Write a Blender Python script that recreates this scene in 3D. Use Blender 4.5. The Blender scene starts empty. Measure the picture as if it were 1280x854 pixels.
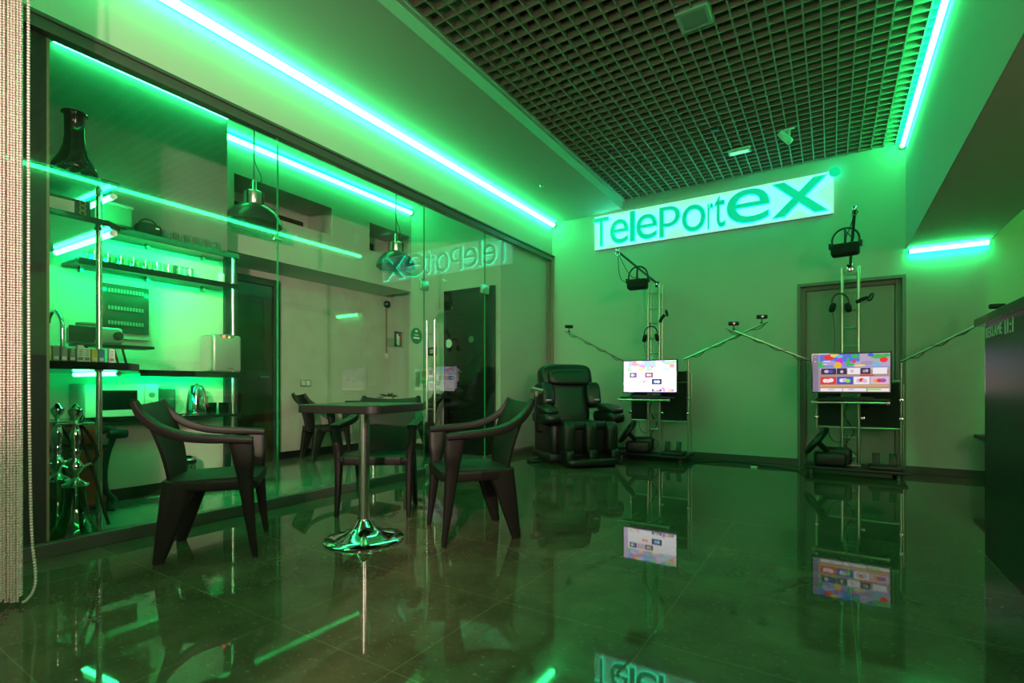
import bpy, bmesh, math, random
import numpy as np
from mathutils import Vector, Matrix
random.seed(7)
PI = math.pi
scene = bpy.context.scene
COL = scene.collection

# ------------------------------------------------------------------ camera
H = 0.93
F_PX, PSI, HY = 628.34, 0.5656, 484.83
cam_d = bpy.data.cameras.new('camera')
cam = bpy.data.objects.new('camera', cam_d); COL.objects.link(cam)
cam.location = (0, 0, H)
cam.rotation_euler = (PI / 2, 0, PSI)
cam_d.sensor_width = 36.0
cam_d.lens = F_PX / 1280 * 36
cam_d.shift_y = (HY - 427) / 1280
cam_d.clip_start = 0.02
scene.camera = cam
scene.view_settings.view_transform = 'Standard'
scene.view_settings.look = 'None'
scene.view_settings.gamma = 1
scene.view_settings.use_curve_mapping = False
scene.view_settings.exposure = 0.0
cy = scene.cycles
cy.use_denoising = True
cy.max_bounces = 10
cy.diffuse_bounces = 4
cy.glossy_bounces = 5
cy.transparent_max_bounces = 16
cy.transmission_bounces = 6
cy.caustics_reflective = False
cy.caustics_refractive = False
cy.sample_clamp_indirect = 6.0

# ------------------------------------------------------------------ materials
def newmat(name):
    m = bpy.data.materials.new(name); m.use_nodes = True
    nt = m.node_tree
    return m, nt, nt.nodes['Principled BSDF']

def M(name, col, rough=0.5, metal=0.0, spec=0.5, noise=0.0, nscale=8.0, bump=0.0, bscale=60.0, coat=0.0, emit=None, estr=0.0, trans=0.0):
    m, nt, b = newmat(name)
    N, L = nt.nodes, nt.links
    b.inputs['Base Color'].default_value = (*col, 1)
    b.inputs['Roughness'].default_value = rough
    b.inputs['Metallic'].default_value = metal
    b.inputs['Specular IOR Level'].default_value = spec
    b.inputs['Coat Weight'].default_value = coat
    b.inputs['Transmission Weight'].default_value = trans
    if emit:
        b.inputs['Emission Color'].default_value = (*emit, 1)
        b.inputs['Emission Strength'].default_value = estr
    tc = N.new('ShaderNodeTexCoord')
    n = N.new('ShaderNodeTexNoise'); n.inputs['Scale'].default_value = nscale; n.inputs['Detail'].default_value = 5
    L.new(tc.outputs['Object'], n.inputs['Vector'])
    mx = N.new('ShaderNodeMix'); mx.data_type = 'RGBA'
    k = noise
    mx.inputs['A'].default_value = (*[c * (1 - k) for c in col], 1)
    mx.inputs['B'].default_value = (*[min(1, c * (1 + k)) for c in col], 1)
    L.new(n.outputs['Fac'], mx.inputs['Factor']); L.new(mx.outputs['Result'], b.inputs['Base Color'])
    if bump:
        n2 = N.new('ShaderNodeTexNoise'); n2.inputs['Scale'].default_value = bscale; n2.inputs['Detail'].default_value = 4
        L.new(tc.outputs['Object'], n2.inputs['Vector'])
        bp = N.new('ShaderNodeBump'); bp.inputs['Strength'].default_value = bump; bp.inputs['Distance'].default_value = 0.01
        L.new(n2.outputs['Fac'], bp.inputs['Height']); L.new(bp.outputs['Normal'], b.inputs['Normal'])
    return m

def emitter(name, col, strength):
    m = bpy.data.materials.new(name); m.use_nodes = True
    nt = m.node_tree; nt.nodes.clear()
    e = nt.nodes.new('ShaderNodeEmission'); e.inputs['Color'].default_value = (*col, 1); e.inputs['Strength'].default_value = strength
    o = nt.nodes.new('ShaderNodeOutputMaterial'); nt.links.new(e.outputs[0], o.inputs[0])
    return m

def glassmat(name, tint=(0.97, 0.99, 0.97), f0=0.045, rough=0.0):
    m = bpy.data.materials.new(name); m.use_nodes = True
    nt = m.node_tree; nt.nodes.clear(); N, L = nt.nodes, nt.links
    g = N.new('ShaderNodeNewGeometry')
    d = N.new('ShaderNodeVectorMath'); d.operation = 'DOT_PRODUCT'
    L.new(g.outputs['Normal'], d.inputs[0]); L.new(g.outputs['Incoming'], d.inputs[1])
    a = N.new('ShaderNodeMath'); a.operation = 'ABSOLUTE'; L.new(d.outputs['Value'], a.inputs[0])
    s = N.new('ShaderNodeMath'); s.operation = 'SUBTRACT'; s.inputs[0].default_value = 1; L.new(a.outputs[0], s.inputs[1]); s.use_clamp = True
    p = N.new('ShaderNodeMath'); p.operation = 'POWER'; p.inputs[1].default_value = 5; L.new(s.outputs[0], p.inputs[0])
    q = N.new('ShaderNodeMath'); q.operation = 'MULTIPLY_ADD'; q.inputs[1].default_value = 1 - f0; q.inputs[2].default_value = f0
    L.new(p.outputs[0], q.inputs[0])
    t = N.new('ShaderNodeBsdfTransparent'); t.inputs['Color'].default_value = (*tint, 1)
    gl = N.new('ShaderNodeBsdfGlossy'); gl.inputs['Roughness'].default_value = rough; gl.inputs['Color'].default_value = (1, 1, 1, 1)
    mx = N.new('ShaderNodeMixShader')
    L.new(q.outputs[0], mx.inputs[0]); L.new(t.outputs[0], mx.inputs[1]); L.new(gl.outputs[0], mx.inputs[2])
    o = N.new('ShaderNodeOutputMaterial'); L.new(mx.outputs[0], o.inputs[0])
    return m

def floor_material():
    m, nt, b = newmat('polished_tile'); N, L = nt.nodes, nt.links
    tc = N.new('ShaderNodeTexCoord')
    n1 = N.new('ShaderNodeTexNoise'); n1.inputs['Scale'].default_value = 3.2; n1.inputs['Detail'].default_value = 8; n1.inputs['Roughness'].default_value = 0.65
    L.new(tc.outputs['Object'], n1.inputs['Vector'])
    r1 = N.new('ShaderNodeValToRGB')
    r1.color_ramp.elements[0].position = 0.32; r1.color_ramp.elements[0].color = (0.066, 0.042, 0.032, 1)
    r1.color_ramp.elements[1].position = 0.72; r1.color_ramp.elements[1].color = (0.135, 0.092, 0.066, 1)
    L.new(n1.outputs['Fac'], r1.inputs['Fac'])
    # light flecks
    mp = N.new('ShaderNodeMapping'); mp.inputs['Scale'].default_value = (1, 1.8, 1); mp.inputs['Rotation'].default_value = (0, 0, 0.5)
    L.new(tc.outputs['Object'], mp.inputs['Vector'])
    n2 = N.new('ShaderNodeTexNoise'); n2.inputs['Scale'].default_value = 34; n2.inputs['Detail'].default_value = 6; n2.inputs['Roughness'].default_value = 0.7
    L.new(mp.outputs['Vector'], n2.inputs['Vector'])
    r2 = N.new('ShaderNodeValToRGB')
    r2.color_ramp.elements[0].position = 0.60; r2.color_ramp.elements[0].color = (0, 0, 0, 1)
    r2.color_ramp.elements[1].position = 0.67; r2.color_ramp.elements[1].color = (1, 1, 1, 1)
    L.new(n2.outputs['Fac'], r2.inputs['Fac'])
    mx = N.new('ShaderNodeMix'); mx.data_type = 'RGBA'; mx.inputs['B'].default_value = (0.23, 0.165, 0.10, 1)
    L.new(r2.outputs['Color'], mx.inputs['Factor']); L.new(r1.outputs['Color'], mx.inputs['A'])
    # joints every 0.645 m
    sep = N.new('ShaderNodeSeparateXYZ'); L.new(tc.outputs['Object'], sep.inputs[0])
    def joint(sock, off):
        ad = N.new('ShaderNodeMath'); ad.operation = 'ADD'; ad.inputs[1].default_value = 64.5 - off; L.new(sock, ad.inputs[0])
        dv = N.new('ShaderNodeMath'); dv.operation = 'DIVIDE'; dv.inputs[1].default_value = 0.645; L.new(ad.outputs[0], dv.inputs[0])
        fr = N.new('ShaderNodeMath'); fr.operation = 'FRACT'; L.new(dv.outputs[0], fr.inputs[0])
        sb = N.new('ShaderNodeMath'); sb.operation = 'SUBTRACT'; sb.inputs[1].default_value = 0.5; L.new(fr.outputs[0], sb.inputs[0])
        ab = N.new('ShaderNodeMath'); ab.operation = 'ABSOLUTE'; L.new(sb.outputs[0], ab.inputs[0])
        gt = N.new('ShaderNodeMath'); gt.operation = 'GREATER_THAN'; gt.inputs[1].default_value = 0.5 - 0.0030; L.new(ab.outputs[0], gt.inputs[0])
        return gt.outputs[0]
    jx = joint(sep.outputs['X'], 0.075); jy = joint(sep.outputs['Y'], 1.18)
    mxm = N.new('ShaderNodeMath'); mxm.operation = 'MAXIMUM'; L.new(jx, mxm.inputs[0]); L.new(jy, mxm.inputs[1])
    m2 = N.new('ShaderNodeMix'); m2.data_type = 'RGBA'; m2.inputs['B'].default_value = (0.17, 0.12, 0.075, 1)
    L.new(mxm.outputs[0], m2.inputs['Factor']); L.new(mx.outputs['Result'], m2.inputs['A'])
    L.new(m2.outputs['Result'], b.inputs['Base Color'])
    b.inputs['Roughness'].default_value = 0.03
    b.inputs['IOR'].default_value = 1.38
    n3 = N.new('ShaderNodeTexNoise'); n3.inputs['Scale'].default_value = 2.0; L.new(tc.outputs['Object'], n3.inputs['Vector'])
    bp = N.new('ShaderNodeBump'); bp.inputs['Strength'].default_value = 0.002; bp.inputs['Distance'].default_value = 0.05
    L.new(n3.outputs['Fac'], bp.inputs['Height']); L.new(bp.outputs['Normal'], b.inputs['Normal'])
    return m

GREEN = (0.0, 1.0, 0.21)
mat_floor = floor_material()
mat_wall = M('painted_plaster', (0.52, 0.51, 0.48), 0.75, noise=0.04, nscale=3, bump=0.08, bscale=90)
mat_ceil = M('white_ceiling_paint', (0.55, 0.55, 0.52), 0.8, noise=0.02)
mat_concrete = M('decorative_plaster', (0.55, 0.54, 0.49), 0.6, noise=0.16, nscale=4, bump=0.15, bscale=30)
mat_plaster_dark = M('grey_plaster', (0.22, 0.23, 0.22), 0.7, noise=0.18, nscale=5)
mat_beam_under = M('beam_paint', (0.62, 0.57, 0.50), 0.8, noise=0.03)
mat_black_wall = M('black_wall_paint', (0.028, 0.029, 0.030), 0.55, noise=0.1)
mat_plenum = M('dark_plenum', (0.035, 0.03, 0.025), 0.9)
mat_grille = M('grille_aluminium', (0.42, 0.36, 0.29), 0.5, noise=0.03)
mat_base = M('baseboard_dark', (0.085, 0.080, 0.070), 0.35, noise=0.15, nscale=20)
mat_base_black = M('baseboard_black', (0.012, 0.012, 0.012), 0.3)
mat_rail = M('grey_rail', (0.16, 0.16, 0.15), 0.35, metal=0.6)
mat_jamb = M('beige_jamb', (0.34, 0.27, 0.20), 0.5)
mat_glass = glassmat('clear_glass')
mat_glassedge = M('glass_edge', (0.02, 0.30, 0.12), 0.15)
mat_led = emitter('green_led_diffuser', GREEN, 66)
mat_led_face = emitter('led_cover_glare', (0.032, 1.0, 0.22), 33)
mat_led_small = emitter('green_led_diffuser_small', GREEN, 150)
mat_led_high = emitter('green_led_diffuser_high', GREEN, 24)
mat_fill_tape = emitter('hidden_fill_tape', GREEN, 260)  # for hidden tapes added to brighten the wall behind the shelves
mat_led_pure = emitter('pure_green_led_diffuser', (0.0, 1.0, 0.08), 40)
mat_plastic = M('brown_black_plastic', (0.010, 0.0068, 0.0072), 0.48, spec=0.32, noise=0.12, nscale=30, bump=0.04, bscale=300)
mat_tabletop = M('dark_laminate', (0.014, 0.010, 0.010), 0.4, noise=0.15, nscale=12)
mat_chrome = M('chrome', (0.88, 0.88, 0.88), 0.07, metal=1.0)
mat_brushed = M('satin_chrome', (0.85, 0.82, 0.80), 0.20, metal=1.0)
mat_steel = M('brushed_steel', (0.62, 0.60, 0.56), 0.28, metal=1.0)
mat_truss = M('truss_aluminium', (0.60, 0.53, 0.47), 0.28, metal=1.0)
mat_black = M('black_plastic', (0.012, 0.012, 0.013), 0.4)
mat_blackgloss = M('black_gloss', (0.010, 0.011, 0.011), 0.12, coat=0.3)
mat_blackmatte = M('black_fabric', (0.009, 0.009, 0.009), 0.85)
mat_leather = M('black_leather', (0.006, 0.006, 0.006), 0.34, noise=0.2, nscale=40, bump=0.2, bscale=220)
mat_shelf = M('black_glass_shelf', (0.012, 0.014, 0.013), 0.12)
mat_white = M('white_plastic', (0.72, 0.72, 0.70), 0.4)
mat_silver = M('silver_plastic', (0.40, 0.40, 0.39), 0.35, metal=0.4)
mat_door = M('taupe_door', (0.30, 0.28, 0.25), 0.45, noise=0.06, nscale=3)
mat_doorframe = M('taupe_door_frame', (0.20, 0.185, 0.16), 0.45)
mat_blackdoor = M('black_door_leaf', (0.012, 0.013, 0.012), 0.22)
mat_browndoor = M('dark_brown_door', (0.045, 0.022, 0.014), 0.2, noise=0.3, nscale=6)
mat_bead = M('pearl_beads', (0.80, 0.60, 0.62), 0.25, metal=0.25)
mat_darkglass = glassmat('dark_bottle_glass', (0.25, 0.42, 0.34), 0.07)
mat_cup = glassmat('cup_glass', (0.80, 0.93, 0.86), 0.09)
mat_hookah = glassmat('hookah_glass', (0.42, 0.72, 0.55), 0.08)
mat_red = M('red_plastic', (0.32, 0.016, 0.012), 0.35)
mat_yellow = M('yellow_card', (0.75, 0.48, 0.05), 0.5)
mat_blue = M('blue_card', (0.08, 0.17, 0.45), 0.5)
mat_grey = M('grey_card', (0.22, 0.22, 0.22), 0.5)
mat_card = M('white_card', (0.75, 0.74, 0.72), 0.5)
mat_darkgreen = M('dark_green_card', (0.06, 0.10, 0.06), 0.5)
mat_brown = M('brown_card', (0.30, 0.18, 0.10), 0.6)
mat_leaf = M('plant_leaf', (0.03, 0.08, 0.03), 0.5, noise=0.3)
mat_label = M('white_lettering', (0.80, 0.76, 0.72), 0.5)
mat_pendant = M('pendant_enamel', (0.030, 0.034, 0.032), 0.3, noise=0.1)
mat_meter = M('panel_grey', (0.45, 0.46, 0.44), 0.45)
mat_smoke = M('smoked_window', (0.05, 0.055, 0.05), 0.15)
mat_redlamp = emitter('red_indicator', (1.0, 0.08, 0.03), 6)
mat_yellowlamp = emitter('yellow_indicator', (0.8, 0.7, 0.05), 3)
mat_warm = emitter('warm_fill_pane', (1.0, 0.72, 0.56), 17)
mat_fill_shade = emitter('fill_lamp_shade', (1.0, 0.74, 0.60), 26)
mat_signback = M('sign_acrylic', (0.85, 0.9, 0.88), 0.5, emit=(0.42, 1.0, 0.78), estr=0.62)
mat_letter = M('sign_letter_acrylic', (0.04, 0.45, 0.30), 0.5, emit=(0.0, 1.0, 0.58), estr=0.42)
mat_neon = emitter('sign_neon', (0.0, 1.0, 0.50), 11)

# ------------------------------------------------------------------ mesh tools
class MB:
    def __init__(self): self.v = []; self.f = []; self.mi = []
    def add(self, vs, fs, mi=0):
        o = len(self.v); self.v += [tuple(p) for p in vs]
        self.f += [tuple(i + o for i in f) for f in fs]; self.mi += [mi] * len(fs); return self
    def box(self, x0, x1, y0, y1, z0, z1, mi=0):
        x0, x1 = sorted((x0, x1)); y0, y1 = sorted((y0, y1)); z0, z1 = sorted((z0, z1))
        vs = [(x0, y0, z0), (x1, y0, z0), (x1, y1, z0), (x0, y1, z0), (x0, y0, z1), (x1, y0, z1), (x1, y1, z1), (x0, y1, z1)]
        return self.add(vs, [(0, 3, 2, 1), (4, 5, 6, 7), (0, 1, 5, 4), (1, 2, 6, 5), (2, 3, 7, 6), (3, 0, 4, 7)], mi)
    def rbox(self, x0, x1, y0, y1, z0, z1, r=0.01, seg=2, mi=0):
        """box with rounded edges and corners"""
        x0, x1 = sorted((x0, x1)); y0, y1 = sorted((y0, y1)); z0, z1 = sorted((z0, z1))
        bm = bmesh.new()
        bmesh.ops.create_cube(bm, size=1)
        for v in bm.verts:
            v.co = Vector(((x0 + x1) / 2 + v.co.x * (x1 - x0), (y0 + y1) / 2 + v.co.y * (y1 - y0), (z0 + z1) / 2 + v.co.z * (z1 - z0)))
        r = min(r, 0.49 * min(x1 - x0, y1 - y0, z1 - z0))
        bmesh.ops.bevel(bm, geom=bm.edges[:], offset=r, segments=seg, profile=0.5, affect='EDGES')
        return self.frombm(bm, mi)
    def frombm(self, bm, mi=0):
        bm.verts.index_update()
        self.add([v.co[:] for v in bm.verts], [[v.index for v in f.verts] for f in bm.faces], mi); bm.free(); return self
    def puff(self, c, s, e=0.35, nu=28, nv=16, mi=0, R=None):
        """cushion: superellipsoid of half sizes s"""
        vs, fs = [], []
        def sg(w, p): return math.copysign(abs(w) ** p, w)
        for j in range(nv + 1):
            ph = -PI / 2 + PI * j / nv
            for i in range(nu):
                th = 2 * PI * i / nu
                p = Vector((s[0] * sg(math.cos(ph), e) * sg(math.cos(th), e), s[1] * sg(math.cos(ph), e) * sg(math.sin(th), e), s[2] * sg(math.sin(ph), e)))
                if R: p = R @ p
                vs.append((c[0] + p.x, c[1] + p.y, c[2] + p.z))
        for j in range(nv):
            for i in range(nu):
                a, b = j * nu + i, j * nu + (i + 1) % nu
                fs.append((a, b, b + nu, a + nu))
        return self.add(vs, fs, mi)
    def tube(self, pts, r, n=10, mi=0, cap=True):
        pts = [Vector(p) for p in pts]; k = len(pts)
        rs = r if isinstance(r, (list, tuple)) else [r] * k
        vs, fs = [], []
        up = None
        for i, p in enumerate(pts):
            t = (pts[min(i + 1, k - 1)] - pts[max(i - 1, 0)]).normalized()
            if up is None:
                up = Vector((0, 0, 1)) if abs(t.z) < 0.95 else Vector((1, 0, 0))
            a = (up - t * up.dot(t)).normalized(); up = a; b = t.cross(a)
            for q in range(n):
                w = 2 * PI * q / n
                vs.append(p + (a * math.cos(w) + b * math.sin(w)) * rs[i])
        for i in range(k - 1):
            for q in range(n):
                fs.append((i * n + q, i * n + (q + 1) % n, (i + 1) * n + (q + 1) % n, (i + 1) * n + q))
        if cap:
            fs.append(tuple(reversed(range(n)))); fs.append(tuple(range((k - 1) * n, k * n)))
        return self.add(vs, fs, mi)
    def sweep(self, path, a, b, up=(0, 0, 1), n=12, e=0.55, mi=0):
        """rounded rectangular section a (sideways) x b (along up) half sizes, per point"""
        pts = [Vector(p) for p in path]; k = len(pts)
        As = a if isinstance(a, (list, tuple)) else [a] * k
        Bs = b if isinstance(b, (list, tuple)) else [b] * k
        def sg(w): return math.copysign(abs(w) ** e, w)
        vs, fs = [], []
        for i, p in enumerate(pts):
            t = (pts[min(i + 1, k - 1)] - pts[max(i - 1, 0)]).normalized()
            u = Vector(up); u = (u - t * u.dot(t)).normalized(); s = t.cross(u)
            for q in range(n):
                w = 2 * PI * (q + 0.5) / n
                vs.append(p + s * As[i] * sg(math.cos(w)) + u * Bs[i] * sg(math.sin(w)))
        for i in range(k - 1):
            for q in range(n):
                fs.append((i * n + q, i * n + (q + 1) % n, (i + 1) * n + (q + 1) % n, (i + 1) * n + q))
        fs.append(tuple(reversed(range(n)))); fs.append(tuple(range((k - 1) * n, k * n)))
        return self.add(vs, fs, mi)
    def lathe(self, prof, c=(0, 0, 0), n=28, mi=0, axis='z'):
        vs, fs = [], []; k = len(prof)
        for (r, z) in prof:
            for q in range(n):
                w = 2 * PI * q / n
                p = (r * math.cos(w), r * math.sin(w), z)
                if axis == 'y': p = (p[0], p[2], p[1])
                if axis == 'x': p = (p[2], p[0], p[1])
                vs.append((c[0] + p[0], c[1] + p[1], c[2] + p[2]))
        for i in range(k - 1):
            for q in range(n):
                fs.append((i * n + q, i * n + (q + 1) % n, (i + 1) * n + (q + 1) % n, (i + 1) * n + q))
        if prof[0][0] > 1e-5: fs.append(tuple(reversed(range(n))))
        if prof[-1][0] > 1e-5: fs.append(tuple(range((k - 1) * n, k * n)))
        return self.add(vs, fs, mi)
    def prism(self, poly, z0, z1, mi=0):
        n = len(poly)
        vs = [(x, y, z0) for x, y in poly] + [(x, y, z1) for x, y in poly]
        fs = [tuple(reversed(range(n))), tuple(range(n, 2 * n))] + [(i, (i + 1) % n, n + (i + 1) % n, n + i) for i in range(n)]
        return self.add(vs, fs, mi)
    def torus(self, c, R, r, nu=32, nv=8, mi=0, rot=None, sx=1, sy=1, a0=0, a1=2 * PI):
        full = abs(a1 - a0 - 2 * PI) < 1e-6
        pts = []
        m = nu if full else nu + 1
        vs, fs = [], []
        for i in range(m):
            w = a0 + (a1 - a0) * i / nu
            for j in range(nv):
                f = 2 * PI * j / nv
                p = Vector(((R + r * math.cos(f)) * math.cos(w) * sx, (R + r * math.cos(f)) * math.sin(w) * sy, r * math.sin(f)))
                if rot: p = rot @ p
                vs.append((c[0] + p.x, c[1] + p.y, c[2] + p.z))
        for i in range(nu if full else nu):
            for j in range(nv):
                a = i * nv; b = ((i + 1) % m) * nv
                fs.append((a + j, b + j, b + (j + 1) % nv, a + (j + 1) % nv))
        if not full:
            fs.append(tuple(range(nv))); fs.append(tuple(reversed(range((m - 1) * nv, m * nv))))
        return self.add(vs, fs, mi)
    def xf(self, mat):
        self.v = [tuple(mat @ Vector(p)) for p in self.v]; return self
    def mesh(self, name, mats, smooth=None):
        me = bpy.data.meshes.new(name)
        me.from_pydata([tuple(p) for p in self.v], [], self.f)
        for m in (mats if isinstance(mats, (list, tuple)) else [mats]): me.materials.append(m)
        me.polygons.foreach_set('material_index', self.mi)
        bm = bmesh.new(); bm.from_mesh(me); bmesh.ops.recalc_face_normals(bm, faces=bm.faces[:]); bm.to_mesh(me); bm.free()
        if smooth is not None:
            me.polygons.foreach_set('use_smooth', [True] * len(me.polygons))
            try: me.set_sharp_from_angle(angle=math.radians(smooth))
            except Exception: pass
        return me
    def build(self, name, mats, parent=None, smooth=40, bevel=0.0):
        o = bpy.data.objects.new(name, self.mesh(name, mats, smooth)); COL.objects.link(o)
        if parent: o.parent = parent
        if bevel:
            b = o.modifiers.new('bevel', 'BEVEL'); b.width = bevel; b.segments = 2; b.limit_method = 'ANGLE'
        return o

def tag(o, label=None, cat=None, group=None, kind=None):
    if label: o['label'] = label
    if cat: o['category'] = cat
    if group: o['group'] = group
    if kind: o['kind'] = kind
    return o
def empty(name, loc, rz=0, label=None, cat=None, group=None):
    o = bpy.data.objects.new(name, None); COL.objects.link(o)
    o.empty_display_size = 0.1
    o.location = loc; o.rotation_euler = (0, 0, rz)
    return tag(o, label, cat, group)
def struct(mb, name, mats, smooth=None, bevel=0.0):
    return tag(mb.build(name, mats, None, smooth, bevel), kind='structure')
def copy_tree(o, parent=None):
    c = o.copy(); COL.objects.link(c)
    if parent: c.parent = parent
    for ch in list(o.children): copy_tree(ch, c)
    return c
def centred(mb, name, mats, loc, label, cat, group=None, rz=0, smooth=40, bevel=0):
    """thing that is one mesh: geometry given round its own base point"""
    o = mb.build(name, mats, None, smooth, bevel); o.location = loc; o.rotation_euler = (0, 0, rz)
    return tag(o, label, cat, group)
def arc(p0, p1, sag, n=14):
    p0, p1 = Vector(p0), Vector(p1)
    return [p0.lerp(p1, i / n) - Vector((0, 0, sag * 4 * (i / n) * (1 - i / n))) for i in range(n + 1)]
def spline(pts, n=8):
    """Catmull-Rom through the points"""
    P = [Vector(p) for p in pts]; P = [2 * P[0] - P[1]] + P + [2 * P[-1] - P[-2]]
    out = []
    for i in range(1, len(P) - 2):
        a, b, c, d = P[i - 1], P[i], P[i + 1], P[i + 2]
        for k in range(n):
            t = k / n
            out.append(0.5 * ((2 * b) + (c - a) * t + (2 * a - 5 * b + 4 * c - d) * t * t + (3 * b - a - 3 * c + d) * t ** 3))
    out.append(P[-2]); return out
def facing(dx, dy):
    """z rotation that turns local +y to the direction (dx, dy)"""
    return math.atan2(-dx, dy)
def text_mesh(s, extrude=0.005, bevel=0.0, outline=False, font_size=1.0):
    cu = bpy.data.curves.new('lettering', 'FONT'); cu.body = s; cu.size = font_size
    cu.extrude = 0 if outline else extrude
    cu.bevel_depth = bevel; cu.bevel_resolution = 1
    if outline: cu.fill_mode = 'NONE'
    cu.resolution_u = 6
    o = bpy.data.objects.new('lettering', cu); COL.objects.link(o)
    dg = bpy.context.evaluated_depsgraph_get(); dg.update()
    me = bpy.data.meshes.new_from_object(o.evaluated_get(dg))
    bpy.data.objects.remove(o); bpy.data.curves.remove(cu)
    return me

# ================================================================== SETTING
XG, YB = -3.652, 6.917          # glass line, back wall
ZS, ZGR, ZH = 3.474, 3.596, 2.966
XR, XR2, ZB = 0.700, 1.3555, 2.434
XGE = -2.515
YR = -3.2                        # wall behind the photographer
ZT = 4.15

struct(MB().box(-6.4, 3.2, YR - 0.1, YB + 0.2, -0.06, 0), 'floor', mat_floor)
mat_kfloor = M('kitchen_tile_lightened', (0.20, 0.20, 0.18), 0.12, noise=0.15, nscale=5)  # made lighter to stand in for light mirrored from the bright wall
struct(MB().box(-6.15, XG - .03, .8, 5.95, -.02, .004), 'floor_kitchen', mat_kfloor)
# back wall with the door recess
DX0, DX1, DZ = -0.330, 0.676, 2.160
struct(MB().box(-3.95, DX0, YB, YB + 0.15, 0, ZT).box(DX1, 3.2, YB, YB + 0.15, 0, ZT).box(DX0, DX1, YB, YB + 0.15, DZ, ZT)
       .box(DX0 - .02, DX1 + .02, YB + 0.15, YB + 0.18, 0, DZ + .02), 'wall_back', mat_wall)
struct(MB().box(3.05, 3.2, YR, YB, 0, ZT), 'wall_right', mat_wall)
struct(MB().box(-6.4, 3.2, YR - 0.15, YR, 0, ZT), 'wall_rear', mat_wall)
# left wall: lintel above the glass, return behind the last glass panel, wall towards the photographer
struct(MB().box(XG - 0.12, XG, -3.2, YB, ZH, ZT).box(XG - 0.30, XG - 0.085, 5.60, YB, 0, ZH + .3)
       .box(XG - 0.12, XG, YR, 0.22, 0, ZH), 'wall_left', mat_wall)
# soffit and ceilings
struct(MB().box(XG, XGE, YR, YB, ZS, ZT), 'ceiling_soffit', mat_ceil)
struct(MB().box(-6.4, 3.2, YR, YB + .15, ZT, ZT + 0.06), 'ceiling', mat_plenum)
struct(MB().box(XGE - 0.0, XGE + 0.035, YR, YB, ZGR - 0.012, ZGR + 0.03), 'trim_4', mat_ceil)
struct(MB().box(XR, XR2, YR, YB, ZB, ZT), 'ceiling_beam', mat_beam_under)
struct(MB().box(XR - 0.012, XR - 0.0005, YR, YB, ZB - .001, ZT).box(XR2 + .0005, XR2 + .012, YR, YB, ZB - .001, ZT), 'wall_beam_cladding', mat_wall)
struct(MB().box(XR2 + .012, 3.06, YR, YB, 3.30, 3.36), 'ceiling_side', mat_ceil)
# open cell ceiling grid
g = MB(); P = 0.1095
n = int((XR - 0.02 - XGE) / P) + 1
for i in range(n + 1):
    x = XGE + 0.045 + i * P
    if x > XR - 0.01: break
    g.box(x - 0.0055, x + 0.0055, YR + .02, YB - 0.005, ZGR, ZGR + 0.058)
y = YB - 0.045
while y > YR + 0.05:
    g.box(XGE + 0.035, XR - 0.015, y - 0.0055, y + 0.0055, ZGR + 0.0006, ZGR + 0.0574); y -= P
struct(g, 'ceiling_grid', mat_grille)
# baseboards
struct(MB().box(XG + .03, DX0, YB - 0.016, YB, 0, 0.082).box(DX1, 3.05, YB - 0.016, YB, 0, 0.082), 'baseboard_back', mat_base, bevel=0.003)
struct(MB().box(XG - .085, XG - .070, 5.60, YB, 0, 0.07), 'baseboard_left', mat_base)
# door in the back wall
d = MB().box(DX0, DX0 + .075, YB + 0.055, YB + .15, 0, DZ).box(DX1 - .075, DX1, YB + 0.055, YB + .15, 0, DZ).box(DX0 + .075, DX1 - .075, YB + 0.055, YB + .15, DZ - .075, DZ)
d.box(DX0 - .012, DX0 + .022, YB - .012, YB + .056, 0, DZ + .008).box(DX1 - .022, DX1 + .012, YB - .012, YB + .056, 0, DZ + .008).box(DX0 + .022, DX1 - .022, YB - .012, YB + .056, DZ - .03, DZ + .008)
d1 = struct(d, 'door_1', mat_doorframe, bevel=0.004)
lf = MB().box(DX0 + .077, DX1 - .077, YB + .085, YB + .125, 0.008, DZ - .077).build('door_leaf', mat_door, d1, bevel=0.003)
# door 1 has a plain leaf; its handle is masked by the stand in the photograph

# ---- kitchen behind the glass
KC = 3.62
struct(MB().box(-5.12, -4.95, 0.80, 2.63, 0, KC).box(-6.15, -5.12, 2.50, 2.63, 0, KC), 'wall_kitchen', mat_concrete)
struct(MB().box(-4.95, -4.932, 1.30, 2.63, 2.20, KC), 'wall_kitchen_dark_layer', mat_plaster_dark)  # added darker layer that brings down the tone of the upper wall
struct(MB().box(-4.95, -4.87, 0.93, 1.30, 0, KC), 'wall_kitchen_pilaster', mat_concrete)
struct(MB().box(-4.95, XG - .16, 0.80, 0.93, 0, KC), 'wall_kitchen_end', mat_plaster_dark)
struct(MB().box(-3.80, XG - .03, 0.22, 0.972, 0, ZH), 'wall_black_pier', mat_black_wall)
struct(MB().box(-3.80, XG - .03, 0.972, 0.985, 0, ZH), 'trim_5', mat_jamb)
struct(MB().box(-6.15, -6.0, 2.63, 5.95, 0, KC), 'wall_kitchen_far', mat_concrete)
struct(MB().box(-6.0, -5.40, 5.80, 5.95, 0, KC).box(-5.40, XG - .30, 5.60, 5.95, 0, KC), 'wall_kitchen_side', mat_wall)
struct(MB().box(-6.15, XG - .12, 0.8, 5.95, KC, KC + .05), 'ceiling_kitchen', mat_ceil)
struct(MB().box(-6.0, -5.985, 3.86, 5.80, 0, 0.10).box(-5.985, -5.40, 5.785, 5.80, 0, .10).box(-5.40, -4.70, 5.585, 5.60, 0, 0.10).box(-4.95, -4.935, 1.3, 2.60, 0, .10), 'baseboard_kitchen', mat_base_black)
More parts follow.
